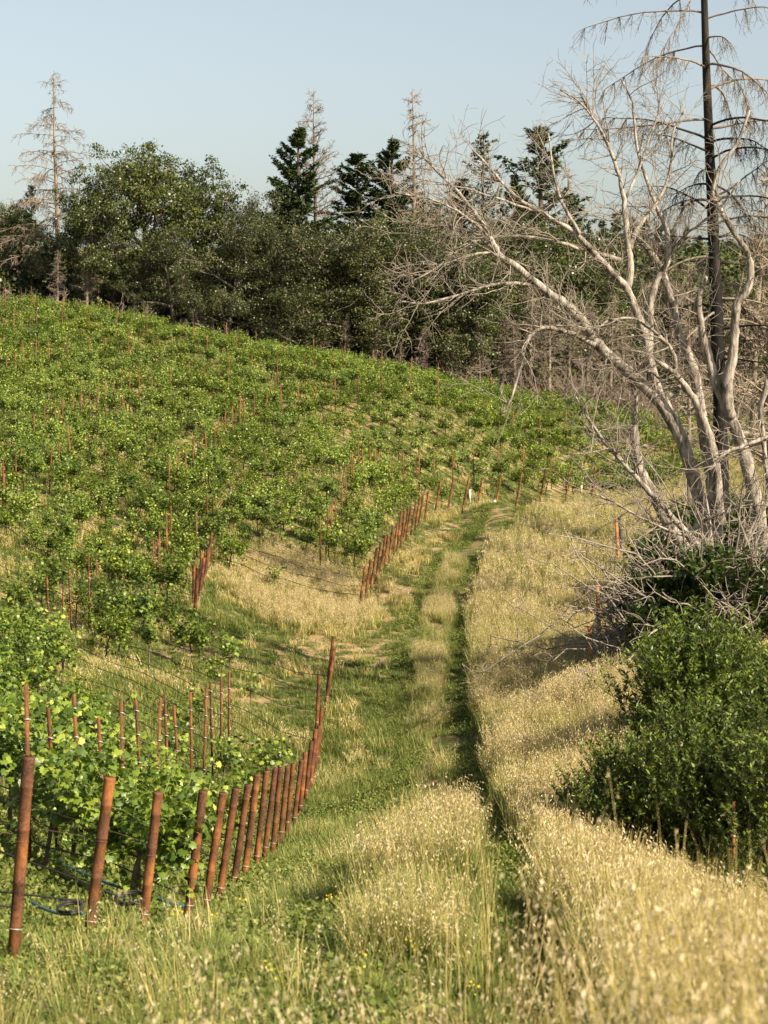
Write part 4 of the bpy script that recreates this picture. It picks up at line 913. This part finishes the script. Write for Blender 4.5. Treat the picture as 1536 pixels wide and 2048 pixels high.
# tangle of dead twigs round its foot and other dead stems at the right edge
def dead_shrub(px, py, Y, n, L, label, m=None, w=.029):
    st = rs.get_state(); b = W(px, py, Y); b[2] = gz(b[0], Y); mb = MB(); tm = MB()
    for i in range(n):
        d = norm(rs.randn(3) * [1, .7, .6] + [0, 0, .55]); A = walk((U_(-.5, .5), U_(-.4, .4), U_(-.1, .3)), d, L * U_(.5, 1.1), 8, .2, (0, 0, U_(-.9, .4))); tube(mb, A, np.linspace(w * U_(.8, 1.6), w * .4, 9), 5, 0, False)
        for _ in range(9):
            B = walk(A[random.randrange(2, 9)], norm(A[-1] - A[0]) + rs.randn(3) * .8, U_(.25, .8), 5, .22, (0, 0, -.2)); tube(tm, B, np.linspace(w * .42, w * .26, 6), 3, 0, False)
            for _ in range(2): tube(tm, walk(B[random.randrange(1, 6)], rs.randn(3), U_(.1, .4), 3, .2), w * .22, 3, 0, False)
    e = link('dead_shrub', None, tuple(b), label=label, cat='dead shrub', group='dead shrubs under the pale oak'); link('stems', mb.mesh('stems', m or M_paletwig), parent=e); link('twigs', tm.mesh('twigs', M_paletwig), parent=e)
dead_shrub(1470, 1290, 42.5, 95, 4.6, 'tangled pale dead shrub just above the big green shrub')
dead_shrub(1390, 1270, 43.5, 70, 3.2, 'low dead shrub at the foot of the pale oak')
dead_shrub(1530, 1180, 45, 55, 4.4, 'tall dead shrub cut by the right edge')
dead_shrub(1335, 1240, 45.5, 30, 1.9, 'pale dead shrub leaning over the wire fence')
dead_shrub(1430, 1180, 43, 90, 5.2, 'upright dead stems between the fence and the right edge')
dead_shrub(1500, 1080, 62, 36, 3.4, 'dead shrub behind the trunk of the pale oak')
dead_shrub(1440, 1050, 66, 26, 3.0, 'grey dead shrub behind the charred trunk')
for px, py, Y, ty, lb in [(1508, 1100, 72, 330, 'thin grey dead tree between charred fir and right edge'), (1550, 1100, 64, 260, 'dead grey tree at the right edge'), (1385, 1050, 90, 520, 'small dead tree behind the forked limbs')]:
    tree('dead_tree', SNAGS[2], px, ty, Y, 15, lb, cat='dead tree', brname='branches', wide=.8)

# ------------------------------------------------------------------ shrubs in leaf
def leafy_shrub(name, c, rx, ry, h, nshoot, leafm, label, lsize=.06, tmpl=LANCE, slen=(.35, .7), per=26, seed=1, low=-.1, wide=1.5):
    st = rs.get_state(); rs.seed(seed); random.seed(seed); c = np.array([c[0], c[1], gz(c[0], c[1])])
    e = link(name, None, tuple(c), label=label, cat='shrub'); wood = MB(); leaf = MB()
    blobs = [(rs.uniform(-.75, .75) * rx, rs.uniform(-.75, .75) * ry, rs.uniform(.10, .74) * h, rs.uniform(.22, .42)) for _ in range(34)]
    for i in range(nshoot):
        bx, by, bz, br_ = blobs[i % 34]; d = rdir(1)[0]; d[2] = abs(d[2]) * .9 + low if bz > .4 * h else d[2] * .7; d[1] = -abs(d[1]) if random.random() < .6 else d[1]; q = np.array([bx, by, bz]) + d * np.array([rx, ry, h * .55]) * br_ * rs.uniform(.75, 1.05)
        q[2] = max(q[2], .05)
        A = walk(q, norm(d * .55 + rs.randn(3) * .2 + [0, 0, .85]), U_(*slen), 5, .08); tube(wood, A, np.linspace(.005, .002, 6), 3, 0, False)
        m = per; t = rs.rand(m) * 5; k0 = np.minimum(t.astype(int), 4); f = (t - k0)[:, None]; P = A[k0] * (1 - f) + A[k0 + 1] * f; az = rs.rand(m) * 6.283; ax = norm(A[-1] - A[0])
        o1 = norm(np.c_[np.cos(az), np.sin(az), rs.uniform(.0, .9, m)] + ax * .4)
        scatter(leaf, tmpl * np.array([wide, 1, 1]), None, DQ, P, frames(o1, norm(np.c_[np.zeros((m, 2)), np.ones(m)] + rs.randn(m, 3) * .35)), rs.uniform(.7, 1.35, m) * lsize * (1.1 - .35 * t / 5), np.clip(.12 + .62 * rs.rand(m) + .25 * (t / 5) ** 2, 0, 1))
    for i in range(26):
        b = blobs[i % 34]; A = walk((U_(-.3, .3) * rx, U_(-.3, .3) * ry, -.2), norm(np.array([b[0], b[1], b[2] + .3])), np.linalg.norm(b[:3]) * U_(.9, 1.2), 7, .08); tube(wood, A, np.linspace(.035, .01, 8), 6)
    link('stems', wood.mesh('stems', M_brown), parent=e); link('foliage', leaf.mesh('foliage', leafm), parent=e); rs.set_state(st)
def at(px, py, Y): p = W(px, py, Y); return p[0], p[1]
leafy_shrub('green_shrub', at(1470, 1700, 25), 1.7, 1.4, 3.45, 2300, M_willow, 'big dark green shrub with narrow leaves at the lower right', .095, LANCE, (.35, .75), 30, 3, -.1, 1.25)
leafy_shrub('green_shrub', at(1262, 1640, 24), .85, .9, 2.1, 560, M_willow, 'lower left lobe of green shrub reaching toward the track', .07, LANCE, (.25, .5), 28, 4)
leafy_shrub('green_shrub', at(1530, 1700, 23), 1.2, 1.4, 2.8, 900, M_willow, 'narrow-leaved green shrub cut by the right edge', .075, LANCE, (.3, .6), 28, 5)
leafy_shrub('green_shrub', at(1440, 1480, 33), 1.5, 1.3, 2.1, 900, M_willow, 'green shrub rising behind the big one toward the dead twigs', .09, LANCE, (.3, .7), 24, 6)
leafy_shrub('bramble', at(1352, 1330, 46), 1.3, 1.1, 2.7, 1000, M_bramble, 'dark broad-leaved bramble behind the wire fence', .12, DIAM, (.3, .6), 22, 7, -.1, .9)
leafy_shrub('bramble', at(1440, 1300, 42), 1.9, 1.0, 2.5, 1000, M_bramble, 'broad-leaved bramble under the pale dead oak', .12, DIAM, (.3, .6), 20, 8, -.1, .9)
leafy_shrub('bramble', at(1290, 1260, 48), .9, .9, 1.7, 450, M_bramble, 'small dark bramble close behind the wire mesh of the fence', .11, DIAM, (.3, .5), 20, 39, -.1, .9)
leafy_shrub('bramble', at(1385, 1200, 48.5), 1.2, 1.0, 2.9, 700, M_bramble, 'dark scrub between the fence rail and the first pale trunk', .12, DIAM, (.3, .6), 20, 29, -.1, .9)
leafy_shrub('bramble', at(1500, 1200, 49), 1.6, 1.0, 3.5, 900, M_bramble, 'tall scrub behind the rightmost pale trunk', .12, DIAM, (.3, .6), 20, 30, -.1, .9)
leafy_shrub('bramble', at(1400, 1100, 56), 1.8, 1.2, 2.6, 700, M_bramble, 'green scrub behind the trunks of the pale oak', .13, DIAM, (.3, .6), 20, 19, -.1, .9)
leafy_shrub('bramble', at(1500, 1080, 58), 2.2, 1.4, 3.2, 800, M_bramble, 'green bramble behind the charred trunk at right', .13, DIAM, (.3, .6), 20, 9, -.1, .9)

def flower_bush():
    c = at(1183, 1395, 40); z = gz(*c); e = link('purple_flower_bush', None, (c[0], c[1], z), label='small bush with pale purple flowers in front of the wire fence', cat='flowering bush')
    s = MB(); f = MB()
    for i in range(70):
        A = walk((U_(-.12, .12), U_(-.1, .1), 0), (U_(-.4, .4), U_(-.4, .4), 1), U_(.4, .75), 4, .1); tube(s, A, .004, 3, 0, False); m = 12
        P = A[-1] + rs.randn(m, 3) * [.035, .035, .06]; scatter(f, DIAM, None, DQ, P, frames(rdir(m), rdir(m)), rs.uniform(.018, .035, m))
    link('stems', s.mesh('stems', M_shoot), parent=e); link('flowers', f.mesh('flowers', M_purple), parent=e)
flower_bush()
# small wildflowers by the verge
mb = MB(); mg = MB()
fl = []
for k in range(12):
    y = U_(9.5, 17); x = U_(-.16, .06) * y; fl.append((x, y, gz(x, y)))
for x, y, z in fl:
    h = U_(.3, .5); tube(mb, [(x, y, z), (x + .02, y, z + h * .5), (x + .03, y, z + h)], .0025, 3, 0, False); m = 8
    P = np.array([x + .03, y, z + h]) + rs.randn(m, 3) * .02; scatter(mb, DIAM, None, DQ, P, frames(rdir(m), rdir(m) + [0, -1, .5]), rs.uniform(.010, .018, m), None, 1)
link('yellow_wildflowers', mb.mesh('yellow_wildflowers', [M_shoot, M_yellow]), label='tiny yellow wildflowers scattered in the grass below the near posts', cat='wildflowers', kind='stuff')

# ------------------------------------------------------------------ deer fence on the right
def pipe(mb, a, b, r, n=8): tube(mb, [a, a + (b - a) * .5, b], r, n)
fe = W(1200, 1330, 50); fe[2] = gz(fe[0], 50); fen = link('wire_fence', None, tuple(fe), label='rusty pipe fence with wire mesh on the right bank', cat='fence')
for (tx, ty), (bx, by), Y, r, m in [((1179,1254),(1184,1345),46,.048,M_orust),((1194,1167),(1203,1330),51,.05,M_orust),((1232,1041),(1239,1160),70,.055,M_orust),((1239,1034),(1246,1130),73,.05,M_darksteel),
        ((1212,1125),(1213,1275),58,.018,M_darksteel),((1223,1072),(1221,1240),64,.016,M_snag)]:
    t = W(tx, ty, Y); b = W(bx, by, Y); b[2] = min(b[2], gz(b[0], Y)) - .2; mb = MB(); pipe(mb, b - fe, t - fe, r, 12); link('post', mb.mesh('post', m, True), parent=fen)
mb = MB(); pipe(mb, W(1246, 1098, 73) - fe, W(1310, 1096, 74) - fe, .035); link('rail', mb.mesh('rail', M_snag, True), parent=fen)
mb = MB(); a0, a1 = W(1181, 1262, 46), W(1181, 1345, 46); b0, b1 = W(1197, 1215, 51), W(1203, 1328, 51)
for k in range(13):
    t = k / 12; tube(mb, [a1 + (a0 - a1) * t - fe, b1 + (b0 - b1) * t - fe], .004, 3, 0, False)
for k in range(26):
    t = k / 25; tube(mb, [a1 + (b1 - a1) * t - fe, a0 + (b0 - a0) * t - fe], .004, 3, 0, False)
link('wire_mesh', mb.mesh('wire_mesh', M_mesh), parent=fen)
e = link('vine_stake', None, tuple(np.r_[W(1466, 1740, 22)[:2], gz(*W(1466, 1740, 22)[:2])]), label='thin rusty stake in front of the big green shrub', cat='stake')
e.scale = (.8, .8, .9); add_stake(e, 0, True)
